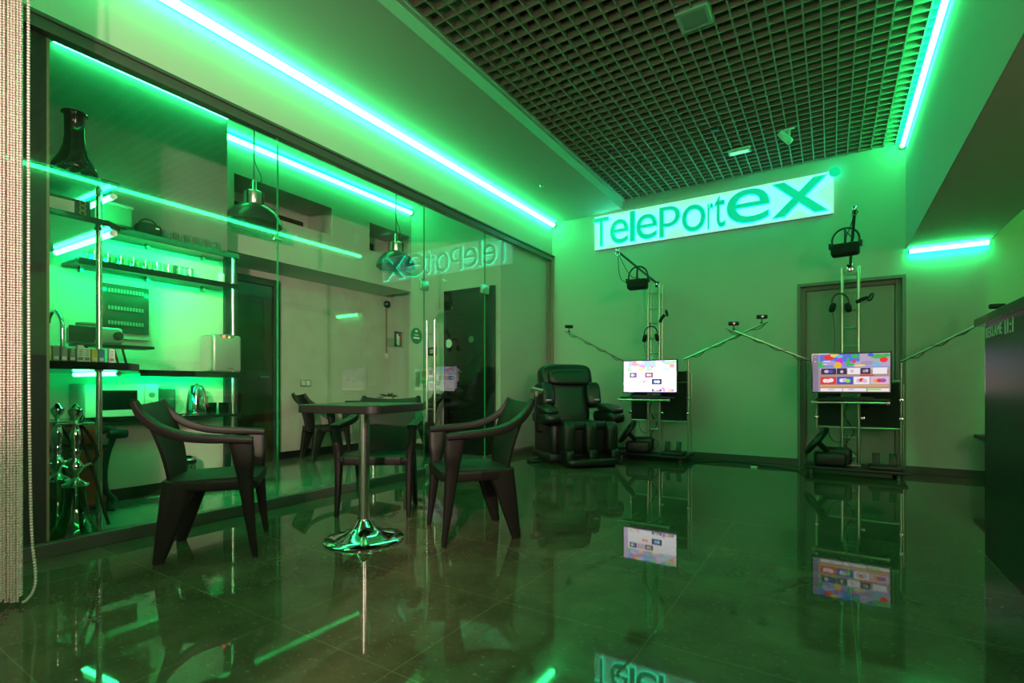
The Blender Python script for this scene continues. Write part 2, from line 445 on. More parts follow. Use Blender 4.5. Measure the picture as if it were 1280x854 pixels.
# dropped wall with two niches
nb = MB(); x0, x1 = -5.36, -6.0
N1, N2 = (2.93, 4.171, 2.865, 3.215), (4.788, 5.56, 2.825, 3.205)
nb.box(x1, x0, 2.63, 5.60, 2.38, 2.80)
nb.box(x1, x0, 2.63, 5.60, 3.215, KC)
nb.box(x1, x0, 2.63, N1[0], 2.80, 3.215).box(x1, x0, N1[1], N2[0], 2.80, 3.215).box(x1, x0, N2[1], 5.60, 2.80, 3.215)
nb.box(x1, x0, N1[0], N1[1], 2.80, N1[2]).box(x1, x0, N2[0], N2[1], 2.80, N2[2]).box(x1, x0, N2[0], N2[1], N2[3], 3.215)
nb.box(x1, -5.86, N1[0], N1[1], 2.86, 3.215).box(x1, -5.86, N2[0], N2[1], 2.82, 3.215)
struct(nb, 'wall_niches', mat_wall)
struct(MB().box(-5.858, -5.845, 2.94, 4.10, 2.875, 3.10), 'niche_panel_1', mat_browndoor)  # dark panel standing in for the deeper dark opening in the niche
struct(MB().box(-5.858, -5.845, 4.80, 5.30, 2.835, 3.10), 'niche_panel_2', mat_black_wall)  # dark panel in place of the second niche's dark depth
# dark door in the far kitchen wall
d = MB().box(-6.0, -5.93, 2.66, 2.74, 0, 2.29).box(-6.0, -5.93, 3.74, 3.83, 0, 2.29).box(-6.0, -5.93, 2.74, 3.74, 2.21, 2.29)
d2 = struct(d, 'door_2', mat_black_wall, bevel=.004)
MB().box(-5.995, -5.955, 2.745, 3.735, 0.006, 2.205).box(-5.955, -5.945, 2.85, 3.62, .25, 1.0).box(-5.955, -5.945, 2.85, 3.62, 1.15, 2.05).build('door_leaf', mat_browndoor, d2, bevel=.004)
MB().tube([(-5.94, 3.66, 1.06), (-5.90, 3.66, 1.06), (-5.90, 3.54, 1.06)], .010).build('door_handle', mat_steel, d2)
struct(MB().box(-5.12, -4.915, 2.60, 2.72, 0, 2.20), 'trim_6', mat_black_wall, bevel=.003)
# black entrance door on the side wall
bx0, bx1 = -4.688, -3.812
d3 = struct(MB().box(bx0, bx0 + .045, 5.560, 5.60, 0, 2.31).box(bx1 - .02, bx1, 5.560, 5.60, 0, 2.31).box(bx0 + .045, bx1 - .02, 5.560, 5.60, 2.265, 2.31), 'door_3', mat_blackdoor, bevel=.004)
MB().box(bx0 + .047, bx1 - .022, 5.565, 5.598, .006, 2.263).build('door_leaf', mat_blackdoor, d3, bevel=.003)
hd = MB().box(-4.46, -4.42, 5.549, 5.565, 1.02, 1.20).tube([(-4.44, 5.55, 1.15), (-4.44, 5.50, 1.15), (-4.32, 5.50, 1.15)], .010).build('door_handle', mat_steel, d3)
MB().lathe([(0, 0), (.018, 0), (.018, .012), (0, .012)], (-4.44, 5.537, 1.06), 14, axis='y').build('door_lock', mat_steel, d3)
MB().lathe([(0, 0), (.06, 0), (.06, .002), (0, .002)], (-4.60, 5.562, 1.56), 24, axis='y').build('door_sticker', mat_card, d3)
MB().lathe([(0, 0), (.045, 0), (.045, .002), (0, .002)], (-4.20, 5.562, 1.60), 24, axis='y').build('door_sticker', mat_darkgreen, d3)

# ---- glass partition
def yg(px):
    u = (px - 640) / F_PX; c, s = math.cos(PSI), math.sin(PSI)
    return XG * (c + s * u) / (-s + c * u)
Y0, Y1, Y2, Y3, Y4 = 0.24, yg(347), yg(530), yg(606), 6.86
struct(MB().box(XG - .045, XG + .03, 0.22, YB, ZH - .085, ZH - .0).box(XG - .030, XG + .045, 0.22, YB, ZH - .022, ZH + .002), 'trim_1', mat_rail, bevel=.003)
struct(MB().box(XG - .03, XG + .03, 0.22, Y2, 0, .075).box(XG - .03, XG + .03, Y3, YB, 0, .075), 'trim_2', mat_rail, bevel=.003)
struct(MB().box(XG - .035, XG + .03, Y4, YB, .075, ZH - .085), 'trim_3', mat_jamb, bevel=.003)
def pane(name, ya, yb, z0, z1, label, cat):
    o = MB().box(XG - .006, XG + .006, ya + .004, yb - .004, z0, z1).build(name, [mat_glass, mat_glassedge], None, None)
    for p in o.data.polygons:
        if abs(p.normal.y) > .5: p.material_index = 1
    return tag(o, label, cat)
pane('glass_partition', Y0, Y1, .06, ZH - .06, 'large clear glass partition panel in front of the kitchen shelves', 'glass panel')
pane('glass_partition', Y1, Y2, .06, ZH - .06, 'clear glass partition panel behind the bar table, between two patch fittings', 'glass panel')
pane('glass_partition', Y3, Y4, .06, ZH - .06, 'clear glass partition panel beside the massage chair', 'glass panel')
gd = pane('glass_door', Y2, Y3, .012, ZH - .09, 'frameless clear glass door with a long steel pull handle', 'glass door')
for sx in (1, -1):
    yy = 4.115
    m = MB().tube([(XG + sx * .055, yy, .56), (XG + sx * .055, yy, 1.66)], .0125, 14)
    m.tube([(XG + sx * .006, yy, .70), (XG + sx * .055, yy, .70)], .007).tube([(XG + sx * .006, yy, 1.52), (XG + sx * .055, yy, 1.52)], .007)
    m.build('pull_handle', mat_steel, gd)
stick = MB().lathe([(0, 0), (.085, 0), (.085, .0015), (0, .0015)], (XG + .0065, 3.885, 1.47), 28, axis='x')
# sticker sits on the panel beside the door
o = tag(stick.build('sticker', M('green_sticker', (0.02, .20, .07), .4)), 'round green sticker on the glass beside the door handle', 'sticker')
MB().box(XG + .008, XG + .0088, 3.84, 3.93, 1.440, 1.456).box(XG + .008, XG + .0088, 3.855, 3.915, 1.475, 1.483).box(XG + .008, XG + .0088, 3.87, 3.90, 1.51, 1.53).build('print', mat_card, o)
def patch(y, z, wd, label, floor=False):
    m = MB().rbox(XG - .016, XG + .016, y - wd, y + wd, z - .055, z + .055, .004)
    tag(m.build('patch_fitting', mat_steel), label, 'glass fitting')
patch(Y2, 2.02, .06, 'steel patch fitting at the upper corner of the glass door, handle side')
patch(Y3, 2.16, .075, 'steel patch fitting at the hinge joint above the black door')
patch(Y2 + .09, .055, .085, 'steel patch fitting low on the glass door by the floor')
m = MB().rbox(XG - .014, XG + .014, Y1 - .035, Y1 + .035, 2.08, 2.115, .004)
tag(m.build('glass_clip', mat_steel), 'small steel clip on the glass joint beside the big pendant lamp', 'glass fitting')
# small leaflet holder and leaflets on the glass
hol = empty('leaflet_holder', (XG - .02, 3.56, 1.33), 0, 'clear leaflet holder fixed behind the glass, with folded leaflets in it', 'leaflet holder')
MB().box(-.004, .004, -.07, .17, 0, .012).box(-.004, .004, -.07, -.062, 0, .20).box(-.004, .004, .162, .17, 0, .17).box(-.004, .0, -.062, .162, .012, .09).build('tray', mat_cup, hol)
lf = MB().box(-.008, -.005, .045, .15, .012, .165)
lft = lf.build('leaflet', M('dark_leaflet', (.03, .03, .05), .4), hol)
MB().box(-.0045, -.0035, .075, .095, .03, .14).box(-.0045, -.0035, .10, .112, .03, .12).build('print', mat_card, lft)
MB().box(-.0048, -.0042, .118, .146, .015, .15).build('stripe', mat_red, lft)
# notice on the pilaster and card reader
nt_ = empty('notice', (-5.08, 5.598, 0.89), 0, 'printed notice with coloured pictures on the pilaster wall', 'poster')
MB().box(-.20, .20, -.004, 0, 0, .32).build('sheet', mat_card, nt_)
q = MB()
cm = [M('print_red', (.7, .12, .06), .5), M('print_yellow', (.8, .6, .08), .5), M('print_green', (.1, .4, .15), .5), M('print_grey', (.35, .33, .28), .5)]
for i, (a, b, c_, e, mi) in enumerate([(-.05, .02, .20, .29, 0), (.0, .06, .17, .24, 1), (.08, .15, .23, .30, 0), (.08, .17, .13, .19, 2), (-.06, .06, .10, .15, 2), (-.04, .05, .03, .09, 3), (-.19, -.10, .05, .28, 3), (.10, .16, .04, .11, 3)]):
    q.box(a, b, -.0055, -.004, c_, e, mi)
q.build('print', cm, nt_)
cr = empty('card_reader', (-4.93, 5.60, 1.40), 0, 'small dark card reader on the wall left of the black door', 'card reader')
MB().rbox(-.075, .075, -.025, 0, 0, .12, .006).build('housing', mat_black, cr)
MB().box(-.035, .055, -.027, -.025, .03, .095).build('keypad', mat_meter, cr)

# ================================================================== LED STRIPS
def led(p0, p1, r, label, mat=mat_led, face=(.5, -.5, -.7)):
    p0, p1 = Vector(p0), Vector(p1); c = (p0 + p1) / 2
    o = empty('led_strip', c, 0, label, 'light strip')
    t = (p1 - p0).normalized()
    dfo = MB().tube([p0 - c, p1 - c], r, 16).build('diffuser', [mat, mat_led_face], o)
    if face:
        fv = Vector(face).normalized()
        for p in dfo.data.polygons:
            if p.normal.dot(fv) > -.2: p.material_index = 1
    for s, p in ((-1, p0 - c), (1, p1 - c)): MB().tube([p, p + t * .012 * s], r * 1.12, 10).build('end_cap', mat_white, o)
    return o
led((XG + .038, YR + .1, ZS - .038), (XG + .038, YB - .04, ZS - .038), .033, 'long green LED strip in the corner between soffit and left wall', face=(.82, 0, -.57))
led((XR - .046, YR + .1, ZGR - .038), (XR - .046, YB - .04, ZGR - .038), .023, 'long green LED strip along the edge of the open grid ceiling', face=(-.25, 0, -.97))
led((XR + .01, YB - .05, ZB - .035), (XR2 - .01, YB - .05, ZB - .035), .026, 'short green LED strip under the beam end on the back wall', face=(0, -.98, -.2))
led((XR2 + .06, YR + 1, 3.26), (XR2 + .06, YB - .5, 3.26), .018, 'green LED strip beyond the beam, hidden from view', mat_led_pure, None)
led((-4.904, 1.33, 3.540), (-4.904, 2.62, 3.540), .027, 'green LED strip high on the plaster wall above the kitchen shelves', mat_led_high, (.88, 0, -.47))
led((-5.332, 2.66, 3.56), (-5.332, 5.57, 3.56), .028, 'green LED strip above the two wall niches in the kitchen', mat_led_high, (.88, 0, -.47))
led((-4.77, 1.315, 1.915), (-3.87, 1.345, 1.915), .018, 'green LED strip under the thick black shelf beside the chrome post', mat_led_small, (0, -.8, -.6))
led((-4.60, 1.315, 2.150), (-3.87, 1.345, 2.150), .016, 'green LED strip under the topmost shelf with the black vase', mat_led_small, (0, -.75, -.66))
led((-4.50, 1.34, 1.022), (-3.95, 1.40, 1.022), .014, 'green LED strip under the black worktop above the water pipes', mat_led_small, (0, -1, -.08))
led((-4.614, 1.42, 2.129), (-4.614, 2.48, 2.129), .006, 'added thin green LED tape hidden behind the lip of the top cup shelf', mat_fill_tape, None)
led((-4.614, 1.42, 1.846), (-4.614, 2.48, 1.846), .006, 'added thin green LED tape hidden behind the lip of the second cup shelf', mat_fill_tape, None)
led((-4.584, 1.80, 1.044), (-4.584, 2.48, 1.044), .006, 'added thin green LED tape hidden behind the lip of the worktop above the microwave', mat_fill_tape, None)

# unseen lit window added in the right wall as warm fill light
wy0, wy1, wz0, wz1 = -.7, 1.1, 1.65, 2.65
wn = MB(); wm = (wy0 + wy1) / 2
for a, b in ((wy0 - .06, wy0), (wm - .03, wm + .03), (wy1, wy1 + .06)): wn.box(2.99, 3.05, a, b, wz0, wz1)
wn.box(2.97, 3.05, wy0 - .06, wy1 + .06, wz0 - .06, wz0).box(2.99, 3.05, wy0 - .06, wy1 + .06, wz1, wz1 + .06)
w3 = struct(wn, 'window_fill', mat_white)
MB().box(3.02, 3.035, wy0, wm - .03, wz0, wz1).build('pane', mat_warm, w3)
MB().box(3.02, 3.035, wm + .03, wy1, wz0, wz1).build('pane', mat_warm, w3)

# unseen floor lamp added behind the camera for warm fill
fl = empty('fill_lamp', (-.20, -1.10, 0), 0, 'added fill lamp with a lit drum shade, unseen behind the viewpoint', 'lamp')
MB().lathe([(0, 0), (.15, 0), (.15, .015), (.02, .03), (0, .03)], n=32).build('base', mat_black, fl)
MB().tube([(0, 0, .03), (0, 0, 1.58)], .012, 12).build('pole', mat_black, fl)
MB().lathe([(.0, 1.55), (.18, 1.55), (.18, 1.95), (.0, 1.95)], n=36).build('lamp_shade', mat_fill_shade, fl)

# unseen spotlight added to throw warm light on the seating and the kitchen
tl_ = empty('fill_spotlight', (.40, -1.60, 2.43), 0, 'added white fill spotlight, unseen behind the viewpoint', 'spotlight')
aim = (Vector((-4.9, 2.7, .5)) - Vector((.40, -1.60, 2.30)))
Rm = aim.to_track_quat('-Z', 'Y').to_matrix().to_4x4()
MB().tube([(0, 0, 1.15), (0, 0, -.06)], .008, 8).build('drop_rod', mat_white, tl_)
MB().lathe([(.065, -.02), (.065, .16), (.03, .19), (0, .19), (0, .17), (.05, .15), (.055, -.02)], n=28).xf(Matrix.Translation((0, 0, -.13)) @ Rm).build('lamp_head', mat_white, tl_)
sl = bpy.data.lights.new('fill_spot', 'SPOT'); sl.energy = 1000; sl.color = (1.0, .73, .58); sl.spot_size = math.radians(72); sl.spot_blend = .9; sl.shadow_soft_size = .05
so = bpy.data.objects.new('fill_spot', sl); COL.objects.link(so); so.parent = tl_
so.matrix_local = Matrix.Translation((0, 0, -.13)) @ Rm @ Matrix.Translation((0, 0, -.03))

# ================================================================== CEILING FITTINGS
o = empty('ceiling_downlight', (-.835, 3.765, ZGR), .0, 'square unlit downlight with pale frame set in the grid ceiling', 'ceiling light')
MB().box(-.11, .11, -.11, -.085, -.012, .05).box(-.11, .11, .085, .11, -.012, .05).box(-.11, -.085, -.085, .085, -.012, .05).box(.085, .11, -.085, .085, -.012, .05).build('frame', mat_ceil, o)
MB().box(-.085, .085, -.085, .085, -.008, -.001).build('diffuser', M('unlit_diffuser', (.30, .40, .34), .3), o)
o = empty('ceiling_sign_box', (-.865, 6.11, ZGR), 0, 'small flat white light box hung under the grid near the sign', 'light box')
MB().rbox(-.115, .115, -.055, .055, -.035, 0, .006).build('housing', mat_white, o)
MB().box(-.095, .095, -.040, .040, -.0375, -.035).build('diffuser', M('lit_pictogram', (.8, .85, .8), .5, emit=(.25, 1.0, .6), estr=.7), o)
o = empty('ceiling_projector', (-.365, 5.89, ZGR), 0, 'small white spotlight head on a bracket under the grid ceiling', 'spotlight')
MB().tube([(0, 0, 0), (0, 0, -.07)], .012).box(-.05, .05, -.015, .015, -.012, 0).build('bracket', mat_white, o)
MB().lathe([(.0, -.10), (.030, -.10), (.034, -.06), (.034, .05), (.02, .06), (0, .06)], (0, 0, 0), 18, axis='x').xf(Matrix.Translation((-.02, 0, -.10)) @ Matrix.Rotation(.9, 4, 'Y')).build('lamp_head', mat_white, o)
o = centred(MB().rbox(-.035, .035, -.035, .035, -.02, .0, .006), 'smoke_detector', mat_black, (-1.01, 5.475, ZGR), 'small dark sensor box clipped under the grid ceiling', 'sensor')
o = empty('sprinkler', (-3.074, 5.537, ZS), 0, 'small sprinkler head in the soffit above the glass wall', 'sprinkler')
MB().lathe([(0, 0), (.028, 0), (.024, -.008), (.009, -.012), (.009, -.03), (0, -.03)], n=18).build('rosette', mat_steel, o)
MB().lathe([(0, -.03), (.020, -.032), (.020, -.035), (0, -.036)], n=18).build('deflector', mat_steel, o)

# ================================================================== SIGN
sg = empty('wall_sign', (-1.45, YB, 2.945), 0, 'long glowing green backlit Teleportex letter sign on the back wall', 'sign')
MB().rbox(-1.475, 1.475, -.055, -.006, 0, .482, .006).build('back_panel', mat_signback, sg)
neon = MB()
lets = [('T', -2.915, -2.69, .03, .44), ('e', -2.665, -2.40, .03, .37), ('l', -2.375, -2.305, .03, .45), ('e', -2.285, -1.995, .03, .37), ('p', -1.965, -1.69, .015, .42),
        ('o', -1.665, -1.37, .03, .38), ('r', -1.345, -1.275, .03, .36), ('t', -1.265, -1.13, .03, .44), ('e', -1.115, -.63, .03, .445), ('x', -.60, -.03, .03, .44)]
for ch, xa, xb, za, zb in lets:
    me = text_mesh(ch, .006, .0)
    co = np.array([v.co[:] for v in me.vertices]); mn, mxx = co.min(0), co.max(0)
    sx, sz = (xb - xa) / (mxx[0] - mn[0]), (zb - za) / (mxx[1] - mn[1])
    for v in me.vertices:
        c = v.co.copy(); v.co = (xa + 1.45 + (c.x - mn[0]) * sx, -.098 - c.z, za + (c.y - mn[1]) * sz)
    me.materials.append(mat_letter)
    me.flip_normals()
    o = bpy.data.objects.new('letter', me); COL.objects.link(o); o.parent = sg
    mt = text_mesh(ch, 0, .006, True)
    for v in mt.vertices:
        c = v.co.copy(); v.co = (xa + 1.45 + (c.x - mn[0]) * sx, -.080 - c.z, za + (c.y - mn[1]) * sz)
    neon.add([v.co[:] for v in mt.vertices], [tuple(p.vertices) for p in mt.polygons])
    bpy.data.meshes.remove(mt)
neon.build('neon_outline', mat_neon, sg)
MB().lathe([(0, -.10), (.055, -.10), (.055, -.075), (0, -.075)], (1.485, 0, .455), 28, axis='y').build('dot', mat_letter, sg)
MB().tube([(-1.47, -.03, -.008), (1.47, -.03, -.008)], .006, 8).build('lower_edge', mat_rail, sg)
MB().torus((1.485, -.07, .455), .048, .006, 24, 6, rot=Matrix.Rotation(PI / 2, 3, 'X')).build('dot_outline', mat_neon, sg)

# ================================================================== BEAD CURTAIN
def bead_profile_verts(path, r, n=6):
    """beads strung along a dense path of (x, y, z): closed little spheres in one mesh"""
    V, Fc = [], []
    rings = ((-.92, .39), (-.45, .89), (.45, .89), (.92, .39))
    ang = [2 * PI * q / n for q in range(n)]
    P_ = [Vector(p) for p in path]
    L = [0]
    for i in range(1, len(P_)): L.append(L[-1] + (P_[i] - P_[i - 1]).length)
    s, j = r, 1; o = 0
    while s < L[-1]:
        while L[j] < s: j += 1
        t = (P_[j] - P_[j - 1]).normalized()
        c = P_[j - 1] + t * (s - L[j - 1])
        a = Vector((1, 0, 0)) if abs(t.x) < .8 else Vector((0, 1, 0))
        a = (a - t * a.dot(t)).normalized(); b = t.cross(a)
        for (h, k) in rings:
            for w in ang: V.append(c + t * (h * r) + (a * math.cos(w) + b * math.sin(w)) * (k * r))
        for ring in range(3):
            for q in range(n):
                Fc.append((o + ring * n + q, o + ring * n + (q + 1) % n, o + (ring + 1) * n + (q + 1) % n, o + (ring + 1) * n + q))
        Fc.append(tuple(o + q for q in reversed(range(n)))); Fc.append(tuple(o + 3 * n + q for q in range(n)))
        o += 4 * n; s += 2 * r
    return V, Fc
bc = MB(); A, B = Vector((-2.925, .690, 0)), Vector((-3.10, .44, 0))
ns = 28
for row in range(2):
    for i in range(ns):
        p = A.lerp(B, (i + .5 * row) / ns) + Vector((-.012 * row, .010 * row, 0))
        p += Vector((random.uniform(-.0015, .0015), random.uniform(-.0015, .0015), 0))
        zb = random.uniform(.012, .045)
        V, Fc = bead_profile_verts([(p.x, p.y, 3.44), (p.x + random.uniform(-.004, .004), p.y, zb)], .0056)
        bc.add(V, Fc)
me = bpy.data.meshes.new('bead_curtain'); me.from_pydata([tuple(v) for v in bc.v], [], bc.f); me.materials.append(mat_bead)
me.polygons.foreach_set('use_smooth', [True] * len(me.polygons))
cur = bpy.data.objects.new('bead_curtain', me); COL.objects.link(cur)
tag(cur, 'dense pearly bead curtain hanging to the floor at the left edge', 'bead curtain', kind='stuff')
tag(MB().box(-.015, .015, -.17, .02, 0, .034).build('curtain_rail', mat_rail), 'short curtain rail under the soffit that carries the bead strings', 'curtain rail')
o = bpy.data.objects['curtain_rail']; o.location = (-2.925, .69, 3.44); o.rotation_euler = (0, 0, -math.atan2(.175, .25)); 
o.data.transform(Matrix.Scale(1.9, 4, (0, 1, 0)))
pth = spline([(-2.890, .705, 3.44), (-2.890, .705, 2.2), (-2.888, .706, 1.0), (-2.882, .712, .35), (-2.868, .722, .14), (-2.872, .716, .065), (-2.905, .700, .020), (-2.925, .692, .012)], 10)
V, Fc = bead_profile_verts(pth, .0064, 8)
sb = MB().add(V, Fc).build('bead_string', mat_bead, None, 180)
tag(sb, 'single bead string hanging beside the curtain and curling at the floor', 'bead string')
tag(MB().rbox(-2.905, -2.875, .690, .720, 3.435, ZS, .003).build('string_hook', mat_rail, sb))

# ================================================================== PLASTIC CHAIRS
def make_chair():
    r = empty('plastic_armchair', (0, 0, 0), 0)
    # seat shell
    nx, ny = 14, 16; vs, fs = [], []
    def seat_pt(i, j, low):
        u = -1 + 2 * i / nx; v = j / ny
        hw = .205 + .045 * v
        x = hw * u; y = -.215 + .45 * v
        z = .430 + .012 * v - .016 * (1 - u * u) * (1 - (2 * v - 1) ** 2) - .022 * max(0, (v - .85) / .15) ** 2
        return (x, y, z - (.020 if low else 0))
    s = MB()
    top = [seat_pt(i, j, 0) for j in range(ny + 1) for i in range(nx + 1)]
    bot = [seat_pt(i, j, 1) for j in range(ny + 1) for i in range(nx + 1)]
    W = nx + 1; nT = len(top); fs = []
    for j in range(ny):
        for i in range(nx):
            a = j * W + i; fs.append((a, a + 1, a + W + 1, a + W)); fs.append((nT + a, nT + a + W, nT + a + W + 1, nT + a + 1))
    rim = [i for i in range(W)] + [j * W + nx for j in range(1, ny + 1)] + [ny * W + i for i in range(nx - 1, -1, -1)] + [j * W for j in range(ny - 1, 0, -1)]
    for a, b in zip(rim, rim[1:] + rim[:1]): fs.append((b, a, nT + a, nT + b))
    s.add(top + bot, fs)
    # apron all round under the edge
    ring = [(-.212, -.205), (-.15, -.222), (.15, -.222), (.212, -.205), (.245, .0), (.255, .20), (.20, .232), (-.20, .232), (-.255, .20), (-.245, 0)]
    pth = [Vector((x, y, .402)) for x, y in ring + ring[:1]]
    for a, b in zip(pth, pth[1:]):
        s.sweep([a, b], .008, .030)
    s.build('seat', mat_plastic, r, 50)
    # backrest shell
    nu, nv = 14, 14
    def bk(i, j, bck):
        u = -1 + 2 * i / nu; v = j / nv
        hw = .172 + .105 * v - .050 * v ** 3 - .004 * v ** 6
        y = -.200 - .055 * v - .105 * v * v + .030 * u * u * (.4 + v)
        z = .425 + (.430 - .018 * (1 - u * u) * v ** 6) * v
        return (hw * u, y - (.016 if bck else 0), z)
    top = [bk(i, j, 0) for j in range(nv + 1) for i in range(nu + 1)]
    bot = [bk(i, j, 1) for j in range(nv + 1) for i in range(nu + 1)]
    W = nu + 1; nT = len(top); fs = []
    for j in range(nv):
        for i in range(nu):
            a = j * W + i; fs.append((a, a + 1, a + W + 1, a + W)); fs.append((nT + a, nT + a + W, nT + a + W + 1, nT + a + 1))
    rim = [i for i in range(W)] + [j * W + nu for j in range(1, nv + 1)] + [nv * W + i for i in range(nu - 1, -1, -1)] + [j * W for j in range(nv - 1, 0, -1)]
    for a, b in zip(rim, rim[1:] + rim[:1]): fs.append((b, a, nT + a, nT + b))
    MB().add(top + bot, fs).build('backrest', mat_plastic, r, 50)
    for sx in (-1, 1):
        # arm: flows from the top corner of the back down and forward
        pts = spline([(sx * .222, -.336, .857), (sx * .232, -.300, .790), (sx * .248, -.225, .722), (sx * .266, -.12, .678), (sx * .278, .0, .660), (sx * .283, .12, .653), (sx * .281, .222, .645)], 5)
        k = len(pts)
        wd = [.015 + .020 * min(1, i / (k * .45)) for i in range(k)]
        ht = [.017 + .007 * math.sin(PI * i / (k - 1)) for i in range(k)]
        MB().sweep(pts, wd, ht, (0, -.25, 1), 16, .28).build('armrest', mat_plastic, r, 50)
        # front leg runs from arm to floor as one tapering upright
        fp = spline([(sx * .282, .166, .640), (sx * .272, .180, .54), (sx * .258, .185, .43), (sx * .256, .208, .20), (sx * .258, .232, 0.0)], 5)
        k = len(fp)
        MB().sweep([Vector(p) for p in fp], [(.060 - .030 * t) if t < .33 else .0500 - .0365 * ((t - .33) / .67) ** .85 for t in [i / (k - 1) for i in range(k)]], [(.017 + .045 * t) if t < .33 else .032 - .017 * (t - .33) / .67 for t in [i / (k - 1) for i in range(k)]], (1, 0, 0)).build('leg', mat_plastic, r, 50)
        rp = spline([(sx * .205, -.135, .415), (sx * .210, -.165, .30), (sx * .215, -.200, .14), (sx * .218, -.232, 0)], 5)
        k = len(rp)
        MB().sweep([Vector(p) for p in rp], [.084 - .058 * (i / (k - 1)) for i in range(k)], [.030 - .012 * (i / (k - 1)) for i in range(k)], (1, 0, 0)).build('leg', mat_plastic, r, 50)
    return r
chair0 = make_chair()
chairs = [
    ((-3.0205, 1.5515), (.61, .79), 'dark plastic armchair left of the bar table, seen from its side'),
    ((-2.906, 2.708), (.537, -.843), 'dark plastic armchair behind the bar table, backrest towards the glass'),
    ((-1.961, 2.601), (-.625, -.78), 'dark plastic armchair right of the bar table, in front of the glass door'),
    ((-5.56, 4.22), (.30, .95), 'dark plastic armchair by the wall behind the glass, under the wall switch'),
    ((-4.82, 5.12), (-.55, -.84), 'dark plastic armchair behind the glass door, beside the plant table')]
for i, ((x, y_), (dx, dy), lab) in enumerate(chairs):
    o = chair0 if i == 0 else copy_tree(chair0)
    o.location = (x, y_, 0); o.rotation_euler = (0, 0, facing(dx, dy))
    tag(o, lab, 'chair', 'dark plastic armchairs')

# ================================================================== BAR TABLES
def rsq(h, r, n=6):
    out = []
    for cx, cy_, a in ((h - r, h - r, 0), (-h + r, h - r, 90), (-h + r, -h + r, 180), (h - r, -h + r, 270)):
        for k in range(n + 1):
            w = math.radians(a + 90 * k / n); out.append((cx + r * math.cos(w), cy_ + r * math.sin(w)))
    return out
def make_table():
    t = empty('bar_table', (0, 0, 0), 0)
    MB().prism(rsq(.285, .075), .785, .832).build('tabletop', mat_tabletop, t, 40, .004)
    MB().lathe([(.10, .772), (.105, .785)], n=24).build('mounting_plate', mat_black, t)
    MB().lathe([(.033, .05), (.033, .772)], n=24).build('pole', mat_brushed, t)
    MB().lathe([(0, .0), (.235, .0), (.238, .008), (.232, .014), (.18, .026), (.12, .042), (.078, .062), (.055, .088), (.042, .115), (.0335, .125), (.0335, .128)], n=56).build('base', mat_chrome, t, 60)
    return t
tb = make_table(); tb.location = (-2.42, 2.12, 0); tb.rotation_euler = (0, 0, math.radians(12))
tag(tb, 'dark square bar table on a chrome pole between three armchairs', 'table')
t2 = copy_tree(tb); t2.location = (-5.30, 4.80, -.0); t2.rotation_euler = (0, 0, 0); t2.scale = (1, 1, .905)
tag(t2, 'dark square bar table behind the glass with a potted plant on it', 'table')
pl = empty('potted_plant', (-5.15, 4.93, .753), 0, 'small spiky potted plant on the table behind the glass', 'plant')
MB().lathe([(0, 0), (.045, 0), (.06, .045), (.055, .045), (.045, .03), (0, .03)], n=20).build('pot', mat_white, pl)
lv = MB()
for k in range(46):
    w = k * 2.399; e = .25 + .9 * ((k * 37) % 46) / 46; L_ = .10 + .03 * math.sin(k)
    dx, dy, dz = math.cos(w) * math.cos(e), math.sin(w) * math.cos(e), math.sin(e)
    p = [(dx * L_ * s_, dy * L_ * s_, .03 + (dz * L_ * s_ - .03 * s_ * s_) * .8) for s_ in (0, .35, .7, 1)]
    lv.tube(p, [.004, .007, .005, .001], 5)
lv.build('leaves', mat_leaf, pl); pl.scale = (1.35, 1.35, 1.2)

# ================================================================== PENDANT LAMPS
def make_pendant():
    p = empty('pendant_lamp', (0, 0, 0), 0)
    z = -1.05                       # rim of the dome below the ceiling
    MB().lathe([(.262, z), (.258, z + .035), (.235, z + .095), (.195, z + .145), (.14, z + .185), (.085, z + .205), (.083, z + .198), (.137, z + .178), (.19, z + .138), (.228, z + .09), (.250, z + .035), (.255, z)], n=48).build('shade', mat_pendant, p, 60)
    MB().lathe([(.085, z + .200), (.092, z + .215), (.092, z + .325), (.080, z + .335), (.03, z + .345), (.022, z + .36), (.022, z + .44), (.012, z + .46), (0, z + .46)], n=28).build('lamp_holder', mat_steel, p, 50)
    for q in range(4):
        w = q * PI / 2 + .4
        MB().box(math.cos(w) * .098 - .006, math.cos(w) * .098 + .006, math.sin(w) * .098 - .006, math.sin(w) * .098 + .006, z + .19, z + .33).build('bracket', mat_pendant, p)
    MB().lathe([(0, z + .10), (.03, z + .11), (.035, z + .14), (.02, z + .18), (.02, z + .2), (0, z + .2)], n=16).build('bulb', mat_white, p)
    ch = MB(); k = 0; zz = z + .455
    while zz < -.02:
        R = Matrix.Rotation(PI / 2, 3, 'X') if k % 2 == 0 else Matrix.Rotation(PI / 2, 3, 'Z') @ Matrix.Rotation(PI / 2, 3, 'X')
        ch.torus((0, 0, zz + .016), .008, .0025, 10, 5, rot=R, sy=1.9); zz += .026; k += 1
    ch.build('chain', mat_pendant, p)
    MB().tube(spline([(0, .012, z + .44), (0, .075, z + .47), (0, .065, z + .54), (.008, .012, z + .62), (-.008, .0, z + .75), (.008, 0, z + .9), (0, 0, -.01)], 6), .004, 6).build('cord', mat_black, p)
    MB().lathe([(0, 0), (.05, 0), (.05, -.018), (.02, -.03), (0, -.03)], n=20).build('canopy', mat_pendant, p)
    return p
pd = make_pendant()
pd.location = (-4.92, 2.89, KC)
tag(pd, 'big dark dome pendant lamp on a chain, nearest the kitchen shelves', 'lamp', 'dome pendant lamps')
p2 = copy_tree(pd); p2.location = (-5.0, 4.93, KC)
tag(p2, 'dark dome pendant lamp on a chain in front of the second wall niche', 'lamp', 'dome pendant lamps')

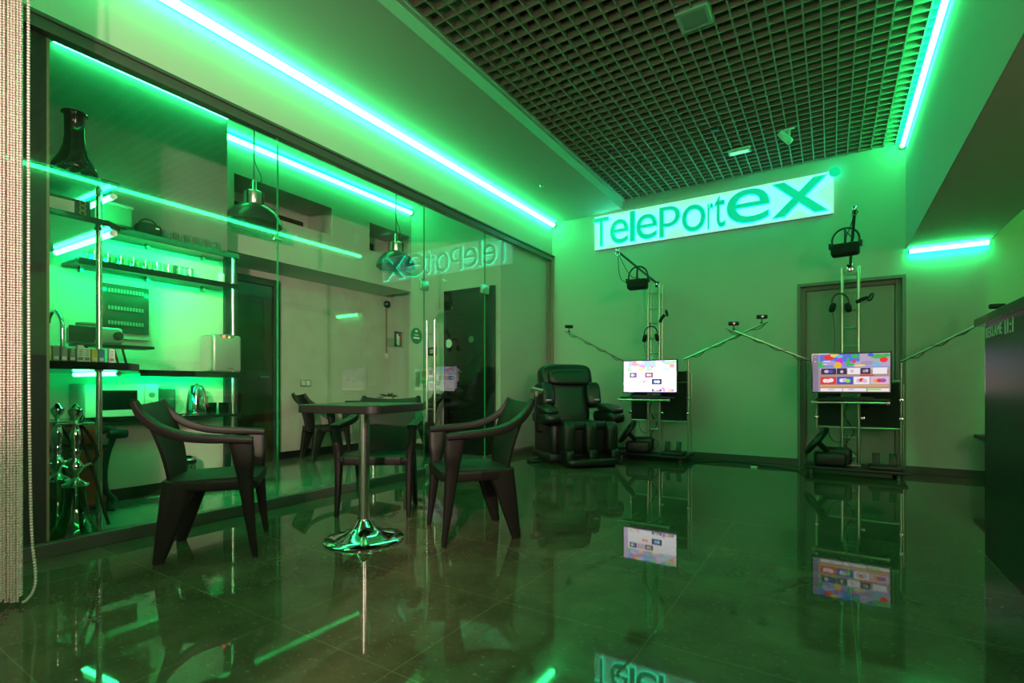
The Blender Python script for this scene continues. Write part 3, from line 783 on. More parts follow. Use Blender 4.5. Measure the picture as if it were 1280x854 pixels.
# ================================================================== RECEPTION COUNTER
mat_counter = M('satin_black_laminate', (0.010, 0.011, 0.011), 0.30)
ct = empty('reception_counter', (.73, 3.80, 0), 0, 'tall glossy black reception counter with white lettering', 'counter')
MB().box(0, .50, -5.0, 0, 0.0, 1.278).build('body', mat_counter, ct)
MB().box(-.038, .56, -5.0, .06, 1.278, 1.322).build('countertop', mat_blackgloss, ct, bevel=.004)
MB().box(.0, .50, .0005, .012, 0, 1.278).build('end_panel', mat_blackgloss, ct)
def wall_text(s, y0, y1, z0, z1, parent, name):
    me = text_mesh(s, .001)
    co = np.array([v.co[:] for v in me.vertices]); mn, mx_ = co.min(0), co.max(0)
    for v in me.vertices:
        c = v.co.copy()
        v.co = (-.0015 - c.z, y0 + (c.x - mn[0]) / (mx_[0] - mn[0]) * (y1 - y0), z0 + (c.y - mn[1]) / (mx_[1] - mn[1]) * (z1 - z0))
    me.materials.append(mat_label)
    o = bpy.data.objects.new(name, me); COL.objects.link(o); o.parent = parent
    return o
wall_text('REKLAME', -.02, -.33, 1.205, 1.262, ct, 'lettering')
wall_text('II:I', -.38, -.52, 1.195, 1.268, ct, 'lettering')
bn = empty('low_bench', (1.62, 6.66, 0), 0, 'low dark bench top against the back wall behind the counter', 'bench')
MB().box(-.385, .6, -.22, .235, .42, .455).build('seat_top', mat_black, bn, bevel=.004)
for x_ in (-.30, .5): MB().box(x_, x_ + .05, -.18, .22, 0, .42).build('support', mat_black, bn)

# ================================================================== MASSAGE CHAIR
mc = empty('massage_chair', (-2.745, 5.83, 0), facing(.74, -.67), 'black leather massage chair in the corner by the glass wall', 'massage chair')
Rb = Matrix.Rotation(math.radians(12), 3, 'X')
MB().rbox(-.36, .36, -.40, .22, .03, .14, .03, 3).box(-.30, .30, -.34, .16, 0, .04).build('base', mat_black, mc)
sd = MB()
for s in (-1, 1):
    w = MB().rbox(s * .27 - .075, s * .27 + .075, -.36, .22, .10, .50, .05, 4)
    w.build('side_panel', mat_leather, mc, 60)
MB().puff((0, .02, .42), (.235, .25, .10), .4).build('seat', mat_leather, mc, 180)
b = MB().puff((0, -.235, .78), (.225, .085, .36), .4, R=Rb)
b.build('backrest', mat_leather, mc, 180)
hb = MB().puff((0, -.315, 1.045), (.30, .115, .195), .45, R=Rb).build('head_shell', mat_leather, mc, 180)
MB().puff((0, -.195, 1.06), (.235, .055, .105), .5, R=Rb).build('head_pillow', mat_leather, mc, 180)
for s in (-1, 1):
    MB().puff((s * .275, -.20, .83), (.085, .115, .17), .5, R=Rb @ Matrix.Rotation(s * .25, 3, 'Z')).build('shoulder_wing', mat_leather, mc, 180)
    MB().rbox(s * .27 - .03, s * .27 + .03, -.075, -.060, .76, .785, .006).build('wing_trim', mat_silver, mc)
    MB().puff((s * .345, .06, .56), (.095, .25, .075), .5).build('arm_channel', mat_leather, mc, 180)
    MB().puff((s * .350, .085, .665), (.09, .20, .048), .55, R=Matrix.Rotation(math.radians(-8), 3, 'X')).build('arm_pad', mat_leather, mc, 180)
# back stitching grooves: raised piping on the back cushion
pp = MB()
for x in (-.10, .10): pp.tube(spline([(x, -.165, .55), (x, -.165, .70), (x, -.195, .84), (x * .9, -.215, .93)], 5), .006, 6)
pp.build('piping', mat_leather, mc)
# leg rest: two calf channels between three ribs
lr = MB()
for x in (-.225, 0, .225): lr.puff((x, .33, .335), (.062, .105, .19), .45)
lr.puff((0, .285, .32), (.27, .05, .19), .4)
lr.puff((0, .27, .475), (.275, .085, .055), .45)
lr.build('leg_rest', mat_leather, mc, 180)
fr = MB()
for x in (-.235, 0, .235): fr.puff((x, .36, .125), (.050, .115, .085), .45)
fr.puff((0, .36, .060), (.275, .15, .050), .4)
fr.puff((0, .27, .12), (.27, .05, .10), .4)
fr.build('foot_rest', mat_leather, mc, 180)
st = MB().tube(spline([(.36, -.02, .38), (.43, .03, .40), (.455, .06, .55), (.46, .07, .80), (.46, .07, .845)], 6), .012, 10)
st.build('remote_stalk', mat_black, mc)
rm = MB().rbox(-.06, .06, -.045, .045, -.012, .012, .006).xf(Matrix.Translation((.45, .075, .895)) @ Matrix.Rotation(.6, 4, 'X') @ Matrix.Rotation(-.35, 4, 'Y'))
ro = rm.build('remote', mat_silver, mc)
MB().rbox(-.015, .015, -.02, .02, -.07, -.01, .005).xf(Matrix.Translation((.455, .072, .895))).build('remote_cradle', mat_jamb, mc)
MB().rbox(.36, .50, -.12, .02, .0, .03, .012).build('floor_pad', mat_black, mc)
mc.scale = (1.22, 1.18, 1.0)

# ================================================================== VR STANDS
def screen_material(name, gain):
    m = bpy.data.materials.new(name); m.use_nodes = True
    nt = m.node_tree; nt.nodes.clear()
    a = nt.nodes.new('ShaderNodeVertexColor'); a.layer_name = 'Col'
    e = nt.nodes.new('ShaderNodeEmission'); e.inputs['Strength'].default_value = gain
    o = nt.nodes.new('ShaderNodeOutputMaterial')
    nt.links.new(a.outputs['Color'], e.inputs['Color']); nt.links.new(e.outputs[0], o.inputs[0])
    return m
def screen(parent, w, h, shapes, mat):
    """flat lit display: coloured shapes in thin layers, given as fractions of the picture"""
    vs, fs, cs = [], [], []
    lay = 0
    for sh in shapes:
        col = sh[1]; lay += 1; yv = -.0002 * lay
        if sh[0] == 'r':
            x0, x1, y0, y1 = sh[2:]
            pts = [(x0, y0), (x1, y0), (x1, y1), (x0, y1)]
        elif sh[0] == 'e':
            cx, cy_, rx, ry = sh[2:]
            pts = [(cx + rx * math.cos(2 * PI * k / 18), cy_ + ry * math.sin(2 * PI * k / 18)) for k in range(18)]
            pts = [(min(1, max(0, a)), min(1, max(0, b))) for a, b in pts]
        else:
            pts = sh[2]
        o = len(vs)
        vs += [((a - .5) * w, yv, (.5 - b) * h) for a, b in pts]; fs.append(tuple(range(o, o + len(pts)))); cs.append((col, len(pts)))
    me = bpy.data.meshes.new('screen'); me.from_pydata(vs, [], fs)
    ca = me.color_attributes.new('Col', 'FLOAT_COLOR', 'CORNER')
    k = 0
    for p, (c, n_) in zip(me.polygons, cs):
        for li in p.loop_indices: ca.data[li].color = (*c, 1)
    me.materials.append(mat)
    o = bpy.data.objects.new('screen', me); COL.objects.link(o); o.parent = parent
    return o
WH = (1, .93, .97)
def blobs(soft):
    s = []
    mix = lambda c: tuple(a * (1 - soft) + soft for a in c)
    s.append(('r', mix((.30, .32, .75)), 0, 1, 0, 1))
    R_ = random.Random(3)
    pal = [(.95, .06, .05), (.95, .55, .05), (.08, .55, .10), (.06, .18, .85), (.75, .05, .75), (.55, .45, .60), (.2, .6, .8), (.95, .75, .2), (.45, .35, .55)]
    s.append(('r', mix((.55, .45, .60)), .55, 1, .0, .34)); s.append(('r', mix((.12, .22, .80)), .1, .62, .0, .2))
    for cx, cy_, rx, ry, c in ((.22, .08, .07, .075, 0), (.30, .03, .06, .05, 7), (.36, .20, .045, .10, 4), (.335, .29, .055, .085, 1), (.36, .06, .05, .04, 6), (.12, .27, .05, .09, 2), (.47, .22, .02, .13, 2),
                              (.56, .06, .05, .05, 2), (.55, .20, .025, .04, 0), (.51, .28, .05, .03, 2), (.85, .08, .09, .06, 2), (.76, .04, .04, .04, 3), (.72, .25, .09, .06, 8), (.92, .17, .05, .07, 0), (.95, .06, .05, .05, 2), (.83, .28, .06, .05, 6), (.62, .31, .08, .03, 7)):
        s.append(('e', mix(pal[c]), cx, cy_, rx, ry))
    for k in range(6):
        a = .40 + .035 * k
        s.append(('p', mix(pal[2]), [(.56, .06), (.50 + .025 * k, .12 + .01 * (k % 2)), (.52 + .02 * k, .09)]))
    s.append(('r', mix((.45, .42, .75)), .13, .3, .17, .29)); s.append(('r', WH, .15, .24, .17, .195)); s.append(('r', WH, .15, .20, .255, .27))
    return s
def tiles(rows):
    s = []
    R_ = random.Random(11)
    for (x0, x1, y0, y1, base, accents) in rows:
        s.append(('r', base, x0, x1, y0, y1))
        for k, c in enumerate(accents):
            cx = x0 + (x1 - x0) * (.22 + .56 * ((k + .5) / len(accents))); cy_ = (y0 + y1) / 2 + R_.uniform(-.012, .012)
            s.append(('e', c, cx, cy_, (x1 - x0) * .16, (y1 - y0) * .26))
    return s
DK, PK, RD, BL, OR, GRN, LV = (.06, .05, .10), (.8, .55, .75), (.85, .06, .07), (.10, .12, .60), (.9, .45, .12), (.35, .85, .1), (.6, .5, .7)
shapes_b = blobs(0.0) + [('r', (.45, .33, .28), .08, 1, .36, 1), ('r', LV, .1, .98, .36, .42)] + tiles([
    (.115, .315, .375, .535, DK, [PK, BL]), (.325, .455, .375, .535, DK, [PK]), (.465, .625, .375, .535, WH, [PK, WH]), (.632, .755, .375, .535, DK, [(.5, .3, .35), LV]), (.785, .96, .375, .535, WH, [WH]),
    (.105, .315, .60, .80, RD, [WH, (1, .8, .8), WH]), (.325, .535, .60, .80, BL, [WH, PK, GRN]), (.545, .745, .60, .80, WH, [PK, RD, PK]), (.755, .985, .60, .80, PK, [OR, RD, (.5, .1, .5)]),
    (.105, .395, .905, .985, WH, [PK]), (.405, .705, .905, .985, WH, [PK, WH]), (.72, .985, .905, .985, WH, [GRN])]) + [('r', OR, .10, .98, .815, .86), ('r', RD, .62, .80, .55, .59), ('r', GRN, .72, .86, .915, .955), ('r', (.28, .24, .32), 0, .075, 0, 1), ('r', LV, .02, .05, .05, .07), ('r', LV, .02, .05, .17, .2)]
shapes_a = blobs(.22) + [('r', (.93, .90, .92), .08, 1, .33, 1)] + tiles([
    (.115, .255, .375, .535, (.12, .07, .14), [WH, (.3, .25, .6)]), (.265, .405, .375, .535, (.7, .45, .65), [PK]), (.415, .57, .375, .535, (.18, .08, .12), [PK, (.7, .4, .5)]),
    (.32, .52, .58, .75, (1, .85, .85), [(1, .3, .35), (1, .4, .4)]), (.545, .735, .58, .76, (.06, .05, .09), [(.3, .5, 1), (.5, .7, 1)]),
    (.115, .305, .88, .98, (.9, .6, .5), [WH, WH]), (.545, .735, .90, .98, (.10, .07, .12), [WH, PK]), (.75, .96, .90, .98, (.35, .2, .3), [WH, OR])]) + [('e', (.85, .2, .9), .76, .88, .03, .04), ('r', (.5, .25, .75), .2, 1, .985, 1), ('r', (.62, .48, .66), 0, .075, 0, 1)]

def truss(parent, cx, cy_, w, d_, z0, z1):
    o = MB()
    a, b = w / 2, d_ / 2
    for sx in (-1, 1):
        for sy in (-1, 1):
            o2 = MB().tube([(cx + sx * a, cy_ + sy * b, z0), (cx + sx * a, cy_ + sy * b, z1)], .0145, 12)
            o2.build('truss_chord', mat_truss, parent)
    z = z0 + .10
    while z < z1:
        for sy in (-1, 1): MB().tube([(cx - a, cy_ + sy * b, z), (cx + a, cy_ + sy * b, z)], .006, 8).build('truss_rung', mat_truss, parent)
        for sx in (-1, 1): MB().tube([(cx + sx * a, cy_ - b, z), (cx + sx * a, cy_ + b, z)], .006, 8).build('truss_rung', mat_truss, parent)
        z += .20

def make_stand(x, lab, ztop, right_panel_hi, adj):
    s = empty('vr_stand', (x, 6.62, 0), 0, lab, 'stand')
    # low platform on feet
    MB().rbox(-.42, .47, -.30, .18, .050, .085, .008).build('platform', mat_black, s)
    for fx, fy in ((-.36, -.24), (.40, -.24), (-.36, .12), (.40, .12)):
        MB().lathe([(0, 0), (.022, 0), (.022, .05), (0, .05)], (fx, fy, 0), 14).build('foot', mat_rail, s)
    truss(s, 0, .05, .150, .13, .085, ztop)
    MB().box(-.095, .095, -.035, .135, .085, .097).build('base_plate', mat_truss, s)
    # back frame with dark panels
    fr = MB()
    zt = 1.16 if right_panel_hi else 1.0
    for (xa, za, zb_) in ((-.315, .30, 1.0), (.44, .085, zt)): fr.tube([(xa, .0, za), (xa, .0, zb_)], .0105, 10)
    fr.tube([(-.315, .0, .495), (.44, 0, .495)], .0105, 10).tube([(-.30, .08, .085), (-.30, .08, .50)], .008, 8)
    fr.tube([(.465, .06, .085), (.465, .06, zt - .04)], .009, 10).tube([(.40, 0, zt), (.465, .06, zt - .04)], .007, 8)
    fr.tube([(-.315, 0, 1.0), (.44, 0, 1.0)], .008, 8)
    fr.build('back_frame', mat_truss, s)
    cl = MB()
    for cx, cz in ((-.315, .60), (.44, .60), (.11, .60), (.44, .80)): cl.rbox(cx - .02, cx + .02, -.025, .015, cz - .016, cz + .016, .005)
    cl.build('clamp', mat_chrome, s)
    MB().box(-.30, -.085, -.006, .004, .51, .98).build('panel', mat_blackmatte, s)
    MB().box(.095, .425, -.006, .004, .51, zt - .02).build('panel', mat_blackmatte, s)
    # shelf for the keyboard under the monitor
    tr = MB().rbox(-.32, .32, -.40, -.20, .795, .815, .004)
    tr.build('keyboard_shelf', mat_black, s)
    MB().tube([(-.34, -.405, .775), (.30, -.405, .775)], .012, 12).rbox(-.355, -.325, -.425, -.385, .758, .792, .006).rbox(.285, .315, -.425, -.385, .758, .792, .006).build('front_bar', mat_truss, s)
    for bx_ in (-.08, .08): MB().box(bx_ - .01, bx_ + .01, -.40, .0, .765, .795).build('bracket', mat_black, s)
    br = MB().box(-.05, .05, -.19, -.005, 1.02, 1.06).box(-.06, .06, -.285, -.265, .98, 1.12).box(-.04, .04, -.27, -.19, 1.03, 1.05)
    br.build('monitor_mount', mat_black, s)
    return s
def monitor(x, z, shapes, gain, lab):
    m = empty('monitor', (x, 6.30, z), 0, lab, 'monitor')
    MB().rbox(-.345, .345, 0, .035, -.21, .21, .006).build('housing', mat_black, m)
    MB().box(-.345, .345, -.012, 0, -.21, -.196).box(-.345, .345, -.012, 0, .199, .21).box(-.345, -.334, -.012, 0, -.196, .199).box(.334, .345, -.012, 0, -.196, .199).build('bezel', mat_blackgloss, m)
    sc = screen(m, .668, .395, shapes, screen_material('lit_screen', gain)); sc.location = (0, -.001, .0015)
    return m
s1 = make_stand(-1.978, 'aluminium truss VR stand next to the massage chair', 2.30, True, 0)
s2 = make_stand(.178, 'aluminium truss VR stand in front of the taupe door', 2.25, False, 0)
monitor(-1.938, 1.072, shapes_a, 2.1, 'monitor with a washed out bright screen on the stand beside the massage chair')
monitor(.168, 1.083, shapes_b, .85, 'monitor with a colourful screen on the stand by the taupe door')

def keyboard(x, lab):
    k = empty('keyboard', (x, 6.31, .815), 0, lab, 'keyboard')
    MB().rbox(-.24, .16, -.075, .06, 0, .018, .005).build('body', mat_black, k)
    q = MB()
    for r_ in range(4):
        for c in range(15): q.box(-.232 + c * .0258, -.232 + c * .0258 + .021, -.068 + r_ * .031, -.068 + r_ * .031 + .025, .018, .023)
    q.build('keys', mat_blackmatte, k)
keyboard(-1.94, 'black keyboard on the shelf under the washed out monitor')
keyboard(.20, 'black keyboard on the shelf under the colourful monitor')

def sensor_arm(stand, p0, p1, name='sensor_arm'):
    s = Vector(stand.location)
    a = MB().tube([Vector(p0) - s, Vector(p1) - s], .0125, 10)
    a.build(name, mat_truss, stand)
    p0, p1 = Vector(p0) - s, Vector(p1) - s
    c = MB(); pts = []
    for i in range(37):
        t = i / 36; q = p0.lerp(p1, t); w = t * 26
        pts.append(q + Vector((0, math.cos(w) * .018, math.sin(w) * .018 - .022 * abs(math.sin(t * 9)))))
    c.tube(pts, .0042, 6).build('sensor_cable', mat_black, stand)
def sensor(p, lab, rz=0):
    o = empty('tracking_sensor', p, rz, lab, 'sensor', 'tracking sensors on the arms')
    MB().tube([(0, 0, 0), (0, .0, .055)], .006, 8).rbox(-.016, .016, -.016, .016, -.004, .012, .003).build('stem', mat_black, o)
    MB().lathe([(0, -.055), (.020, -.055), (.024, -.048), (.024, .048), (.020, .055), (0, .055)], (0, 0, .072), 16, axis='x').build('camera_body', mat_black, o)
    MB().lathe([(0, 0), (.012, 0), (.012, -.004), (0, -.004)], (0, -.0225, .072), 12, axis='y').build('lens', mat_blackgloss, o)
# a short clamp post carries each arm from the back frame
def post(stand, x, z):
    s = Vector(stand.location)
    MB().tube([(x - s.x, .0, .98), (x - s.x, -.0, z + .02)], .011, 10).tube([(x - s.x, .0, z), (x - s.x, -.14, z)], .009, 8).build('arm_post', mat_truss, stand)
sensor_arm(s1, (-2.30, 6.47, 1.265), (-3.118, 6.30, 1.720)); post(s1, -2.293, 1.262)
sensor_arm(s1, (-1.55, 6.47, 1.285), (-.600, 6.30, 1.672)); post(s1, -1.538, 1.285)
sensor_arm(s2, (-.14, 6.47, 1.20), (-1.03, 6.25, 1.624)); post(s2, -.137, 1.20)
sensor_arm(s2, (.612, 6.47, 1.20), (1.31, 6.22, 1.605)); post(s2, .618, 1.20)
sensor((-3.07, 6.31, 1.707), 'black tracking sensor on the arm tip above the massage chair', .9)
sensor((-.66, 6.31, 1.660), 'black tracking sensor on the rising arm of the stand beside the massage chair', .35)
sensor((-.95, 6.27, 1.598), 'black tracking sensor on the left arm of the stand by the taupe door', .35)
sensor((1.275, 6.225, 1.600), 'black tracking sensor on the arm tip above the reception counter', .2)

def visor(loc, rz, lab):
    h = empty('vr_headset', loc, rz, lab, 'VR headset', 'VR headsets hung on booms')
    MB().rbox(-.125, .125, -.075, .075, -.075, .050, .03, 4).build('visor', mat_blackmatte, h, 60)
    MB().rbox(-.085, .085, .070, .085, -.05, .03, .01).build('face_pad', mat_blackmatte, h)
    R = Matrix.Rotation(PI / 2, 3, 'X')
    MB().torus((0, .03, .095), .120, .010, 30, 8, rot=R, sy=1.05).build('head_strap', mat_black, h)
    MB().tube(spline([(0, -.03, .03), (.005, -.05, .12), (.0, .0, .205), (0, .03, .222)], 6), .012, 8).build('top_strap', mat_black, h)
    for s in (-1, 1): MB().rbox(s * .135 - .014, s * .135 + .014, -.02, .05, .01, .07, .008).build('strap_hinge', mat_black, h)
    return h
visor((-2.06, 6.20, 2.245), .1, 'black VR headset hanging on the boom beneath the left part of the sign')
visor((.125, 6.30, 2.385), -.1, 'black VR headset hanging on the boom in front of the taupe door')
def boom(stand, p0, p1, hang):
    s = Vector(stand.location); a, b = Vector(p0) - s, Vector(p1) - s
    MB().tube([a, b], .015, 10).build('boom', mat_rail, stand)
    MB().rbox(a.x - .03, a.x + .03, a.y - .03, a.y + .03, a.z - .05, a.z + .03, .008).build('boom_joint', mat_chrome, stand)
    e = MB().torus(b - Vector((0, 0, .03)), .026, .006, 18, 6, rot=Matrix.Rotation(PI / 2, 3, 'X')).rbox(b.x - .02, b.x + .02, b.y - .02, b.y + .02, b.z - .01, b.z + .03, .006)
    e.build('boom_hook', mat_chrome, stand)
    h = Vector(hang) - s
    MB().tube(spline([b - Vector((0, 0, .05)), b.lerp(h, .4) - Vector((.06, 0, .18)), h + Vector((-.02, 0, .0))], 8), .0045, 6).build('headset_cable', mat_black, stand)
    MB().tube(spline([b - Vector((.0, 0, .02)), b.lerp(h, .5) - Vector((-.03, 0, .10)), h + Vector((.03, 0, .06))], 8), .0045, 6).build('headset_cable', mat_black, stand)
    t = .52
    q = a.lerp(b, t)
    MB().tube([q, h + Vector((0, .03, .2))], .005, 8).build('hanger', mat_black, stand)
boom(s1, (-1.93, 6.62, 2.30), (-2.255, 6.02, 2.640), (-2.06, 6.20, 2.245))
boom(s2, (.175, 6.62, 2.25), (.200, 6.10, 2.720), (.125, 6.30, 2.385))

def headphones(loc, rz, lab):
    h = empty('headphones', loc, rz, lab, 'headphones', 'headphones hung on the stands')
    R = Matrix.Rotation(PI / 2, 3, 'X')
    MB().torus((0, 0, 0), .088, .008, 28, 8, rot=R, sy=1.12, a0=-.25, a1=PI + .25).build('headband', mat_black, h)
    for s in (-1, 1):
        MB().puff((s * .082, 0, -.055), (.024, .040, .052), .7, 20, 12, R=Matrix.Rotation(s * -.25, 3, 'Y')).build('ear_cup', mat_blackmatte, h, 180)
    MB().tube(spline([(-.085, 0, -.10), (-.08, -.01, -.16), (-.06, 0, -.35), (-.065, .01, -.6)], 6), .003, 6).build('cord', mat_black, h)
    return h
headphones((-2.0, 6.555, 1.64), 0, 'black headphones hanging on the truss above the washed out monitor')
headphones((.085, 6.555, 1.86), .5, 'black headphones hanging on the truss in front of the taupe door')
def controller(loc, rz, tilt, lab):
    c = empty('motion_controller', loc, rz, lab, 'motion controller')
    m = Matrix.Rotation(tilt, 4, 'Y')
    MB().sweep(spline([(0, 0, -.08), (.01, 0, -.02), (.03, 0, .03)], 5), [.018, .019, .02, .02, .02, .02, .02, .02, .02, .02, .018], .016, (0, 1, 0)).xf(m).build('grip', mat_blackmatte, c)
    MB().torus((.045, 0, .06), .040, .010, 22, 8, rot=Matrix.Rotation(1.0, 3, 'Y')).xf(m).build('tracking_ring', mat_black, c)
controller((-1.862, 6.575, 1.86), 0, .35, 'black motion controller clipped to the truss above the washed out monitor')
controller((.29, 6.575, 1.90), .4, .9, 'black motion controller clipped to the truss right beside the taupe door headphones')

def wheel(loc, rz, lab, tilt=-.12):
    w = empty('steering_wheel', loc, rz, lab, 'steering wheel', 'game steering wheels')
    MB().rbox(-.15, .15, -.11, .13, 0, .15, .035, 3).rbox(-.06, .20, -.05, .10, .02, .20, .04, 3).build('housing', mat_black, w, 60)
    R = Matrix.Rotation(math.radians(62), 3, 'X')
    c = Vector((-.13, -.10, .27)); R2 = Vector((-.80, tilt, .6)).to_track_quat('Z', 'Y').to_matrix()
    MB().torus(c, .152, .028, 32, 10, rot=R2).build('rim', mat_leather, w)
    sp = MB()
    for a in (0.3, PI - .3, -PI / 2):
        d_ = R2 @ Vector((math.cos(a), math.sin(a), 0)); sp.tube([c, c + d_ * .14], [.036, .020], 8)
    sp.tube([c, c + Vector((.11, .08, -.12))], .03, 10)
    sp.build('spokes', mat_black, w)
wheel((-2.145, 6.47, .085), .25, 'black game steering wheel tilted on the platform beside the massage chair')
wheel((-.01, 6.47, .085), .05, 'black game steering wheel tilted on the platform by the taupe door', .02)
def pedals(loc, lab):
    p = empty('pedal_set', loc, 0, lab, 'pedals', 'game pedals')
    MB().rbox(-.14, .14, -.13, .10, 0, .045, .012).build('base', mat_black, p)
    for x in (-.075, .065):
        MB().rbox(-.032, .032, -.008, .008, 0, .13, .006).xf(Matrix.Translation((x, -.02, .04)) @ Matrix.Rotation(-.25, 4, 'X')).build('pedal', mat_black, p)
pedals((-1.68, 6.45, .085), 'two black game pedals on the platform beside the massage chair')
pedals((.47, 6.45, .085), 'two black game pedals on the platform by the taupe door')
def gamepad(loc, lab):
    b = empty('computer', loc, 0, lab, 'computer', 'small computers behind the trusses')
    MB().rbox(-.065, .065, -.06, .06, 0, .24, .006).build('case', mat_black, b)
    MB().box(-.05, .05, -.063, -.06, .03, .2).build('front_panel', mat_smoke, b)
# loose cable along the back wall
pts = spline([(-1.50, 6.55, .086), (-1.42, 6.50, .012), (-1.2, 6.72, .008), (-.95, 6.78, .008), (-.70, 6.66, .008), (-.45, 6.55, .008), (-.30, 6.40, .008), (-.24, 6.40, .05), (-.20, 6.45, .088)], 8)
cb = tag(MB().tube(pts, .007, 8).build('floor_cable', mat_black), 'black cable lying on the floor between the two stands', 'cable')
tag(MB().rbox(-.79, -.72, 6.42, 6.45, 0, .02, .005).build('plug', mat_card), 'small white plug lying on the floor by the cable', 'plug')
for st_, seed in ((s1, 1), (s2, 2)):
    R_ = random.Random(seed); c = MB()
    c.tube(spline([(-.02, .0, .78), (-.05, -.02, .62), (.03, .02, .45), (-.04, 0, .30), (.05, .02, .20), (.0, 0, .10)], 7), .0045, 6)
    c.tube(spline([(-.22, .02, .495), (-.17, -.02, .36), (-.09, .0, .33), (-.03, .04, .40), (-.05, .0, .26)], 7), .004, 6)
    c.build('cable_loop', mat_black, st_)

# ================================================================== KITCHEN SHELVING
sh = empty('shelving_unit', (-4.40, 1.40, 0), 0, 'black corner shelving on chrome posts behind the glass, with a worktop', 'shelving')
O = Vector((-4.40, 1.40, 0))
def part(mb, name, mat, bevel=0, smooth=40):
    mb.v = [tuple(Vector(p) - O) for p in mb.v]
    return mb.build(name, mat, sh, smooth, bevel)
XW = -4.945
part(MB().box(-4.868, -3.75, .985, 1.345, 2.185, 2.205), 'shelf', mat_shelf, .003)
part(MB().prism([(-4.868, .985), (-3.80, .985), (-3.80, 1.30), (-3.87, 1.385), (-4.868, 1.385)], 1.935, 1.972), 'shelf', mat_shelf, .003)
part(MB().prism([(-4.868, .985), (-3.80, .985), (-3.80, 1.40), (-3.90, 1.50), (-4.62, 1.76), (-4.868, 1.76)], 1.040, 1.088), 'worktop', mat_shelf, .004)
part(MB().box(XW, -4.60, 1.39, 2.56, 2.135, 2.160).box(-4.606, -4.598, 1.39, 2.56, 2.108, 2.160), 'shelf', mat_shelf, .003)
part(MB().box(XW, -4.60, 1.39, 2.56, 1.852, 1.880).box(-4.606, -4.598, 1.39, 2.56, 1.832, 1.880), 'shelf', mat_shelf, .003)
part(MB().box(XW, -4.57, 1.765, 2.62, 1.050, 1.072).box(-4.576, -4.565, 1.765, 2.62, 1.022, 1.072), 'worktop', mat_shelf, .003)
part(MB().box(XW, -4.58, 1.32, 2.56, .672, .695), 'shelf', mat_shelf, .003)
part(MB().tube([(-3.922, 1.289, 0), (-3.922, 1.289, 2.19)], .0165, 16), 'post', mat_brushed)
part(MB().tube([(-4.62, 2.515, 0), (-4.62, 2.515, 2.15)], .015, 16), 'post', mat_brushed)
cp = MB()
for z in (1.972, 1.925, 1.088, 1.03): cp.lathe([(.024, 0), (.024, .010)], (-3.922, 1.289, z), 16)
for z in (2.125, 1.88, 1.842, 1.04, .66): cp.lathe([(.022, 0), (.022, .010)], (-4.62, 2.515, z), 16)
part(cp, 'collar', mat_chrome)
for y_ in (1.5, 1.95, 2.4):
    for z in (2.125, 1.842, 1.04, .662): part(MB().box(XW, XW + .05, y_ - .01, y_ + .01, z - .012, z + .009), 'bracket', mat_steel)

# things on the shelves
vz = empty('hookah_vase', (-3.80, 1.13, 2.205), 0, 'black bell shaped hookah vase standing on the topmost shelf', 'vase')
MB().lathe([(0, 0), (.10, 0), (.112, .012), (.105, .04), (.075, .10), (.055, .16), (.049, .22), (.049, .335), (.062, .350), (.060, .358), (.044, .352), (.040, .22), (0, .2)], n=36).build('body', mat_blackgloss, vz, 60)
MB().torus((0, 0, .352), .058, .006, 30, 6).build('rim', mat_blackgloss, vz)
pic = centred(MB().rbox(-.12, .10, -.012, .012, 0, .26, .004), 'dark_plaque', mat_smoke, (-4.12, 1.04, 2.205), 'dark flat panel leaning behind the black vase', 'panel')
bx = empty('carton', (-4.02, 1.09, 1.972), -.05, 'printed black carton with pale window on the thick shelf', 'box')
MB().box(-.075, .075, -.085, .165, 0, .125).build('body', mat_black, bx, bevel=.002)
MB().box(.075, .0765, -.08, .085, .018, .108).build('front_label', mat_card, bx)
q = MB()
for k in range(4): q.torus((.0762, .125 + .0 * k, .018 + .030 * k), .014, .004, 16, 5, rot=Matrix.Rotation(PI / 2, 3, 'Y'))
q.build('ring_print', mat_brown, bx)
gb = centred(MB().lathe([(0, 0), (.05, 0), (.055, .05), (.038, .10), (.03, .14), (.034, .145), (.028, .145), (.026, .1), (.045, .05), (.04, .008), (0, .008)], n=20), 'glass_jug', mat_cup, (-4.35, 1.10, 1.972), 'clear glass jug on the thick shelf behind the carton', 'jug')
bs = empty('storage_box', (-4.62, 1.60, 2.160), 0, 'squat greenish storage box at the end of the top cup shelf', 'box')
MB().rbox(-.09, .09, -.085, .10, 0, .15, .012, 3).build('body', M('translucent_box', (.18, .28, .22), .3), bs)
MB().rbox(-.095, .095, -.09, .105, .135, .158, .006).build('lid', mat_meter, bs)
bg = empty('camera_bag', (-4.70, 1.87, 2.160), 0, 'small black bag with a handle on the top cup shelf', 'bag')
MB().puff((0, 0, .052), (.06, .085, .052), .45).build('body', mat_blackmatte, bg, 180)
MB().torus((0, 0, .075), .068, .007, 24, 6, rot=Matrix.Rotation(PI / 2, 3, 'Z') @ Matrix.Rotation(PI / 2, 3, 'X'), a0=0, a1=PI).build('handle', mat_black, bg)
MB().box(.059, .062, .03, .055, .06, .072).build('badge', mat_card, bg)
tl = centred(MB().rbox(-.05, .05, -.05, .05, 0, .09, .008), 'tea_tin', M('teal_tin', (.05, .25, .22), .4), (-4.84, 1.80, 2.160), 'teal tin behind the small black bag', 'tin')
def cup_proto():
    c = empty('glass_cup', (0, 0, 0), 0)
    MB().lathe([(0, .004), (.030, .004), (.032, 0), (.037, .075), (.0345, .075), (.030, .010), (0, .010)], n=20).build('bowl', mat_cup, c, 50)
    MB().torus((0, .040, .04), .018, .004, 14, 6, rot=Matrix.Rotation(PI / 2, 3, 'Y')).build('handle', mat_cup, c)
    return c
c0 = cup_proto(); first = True
spots = []
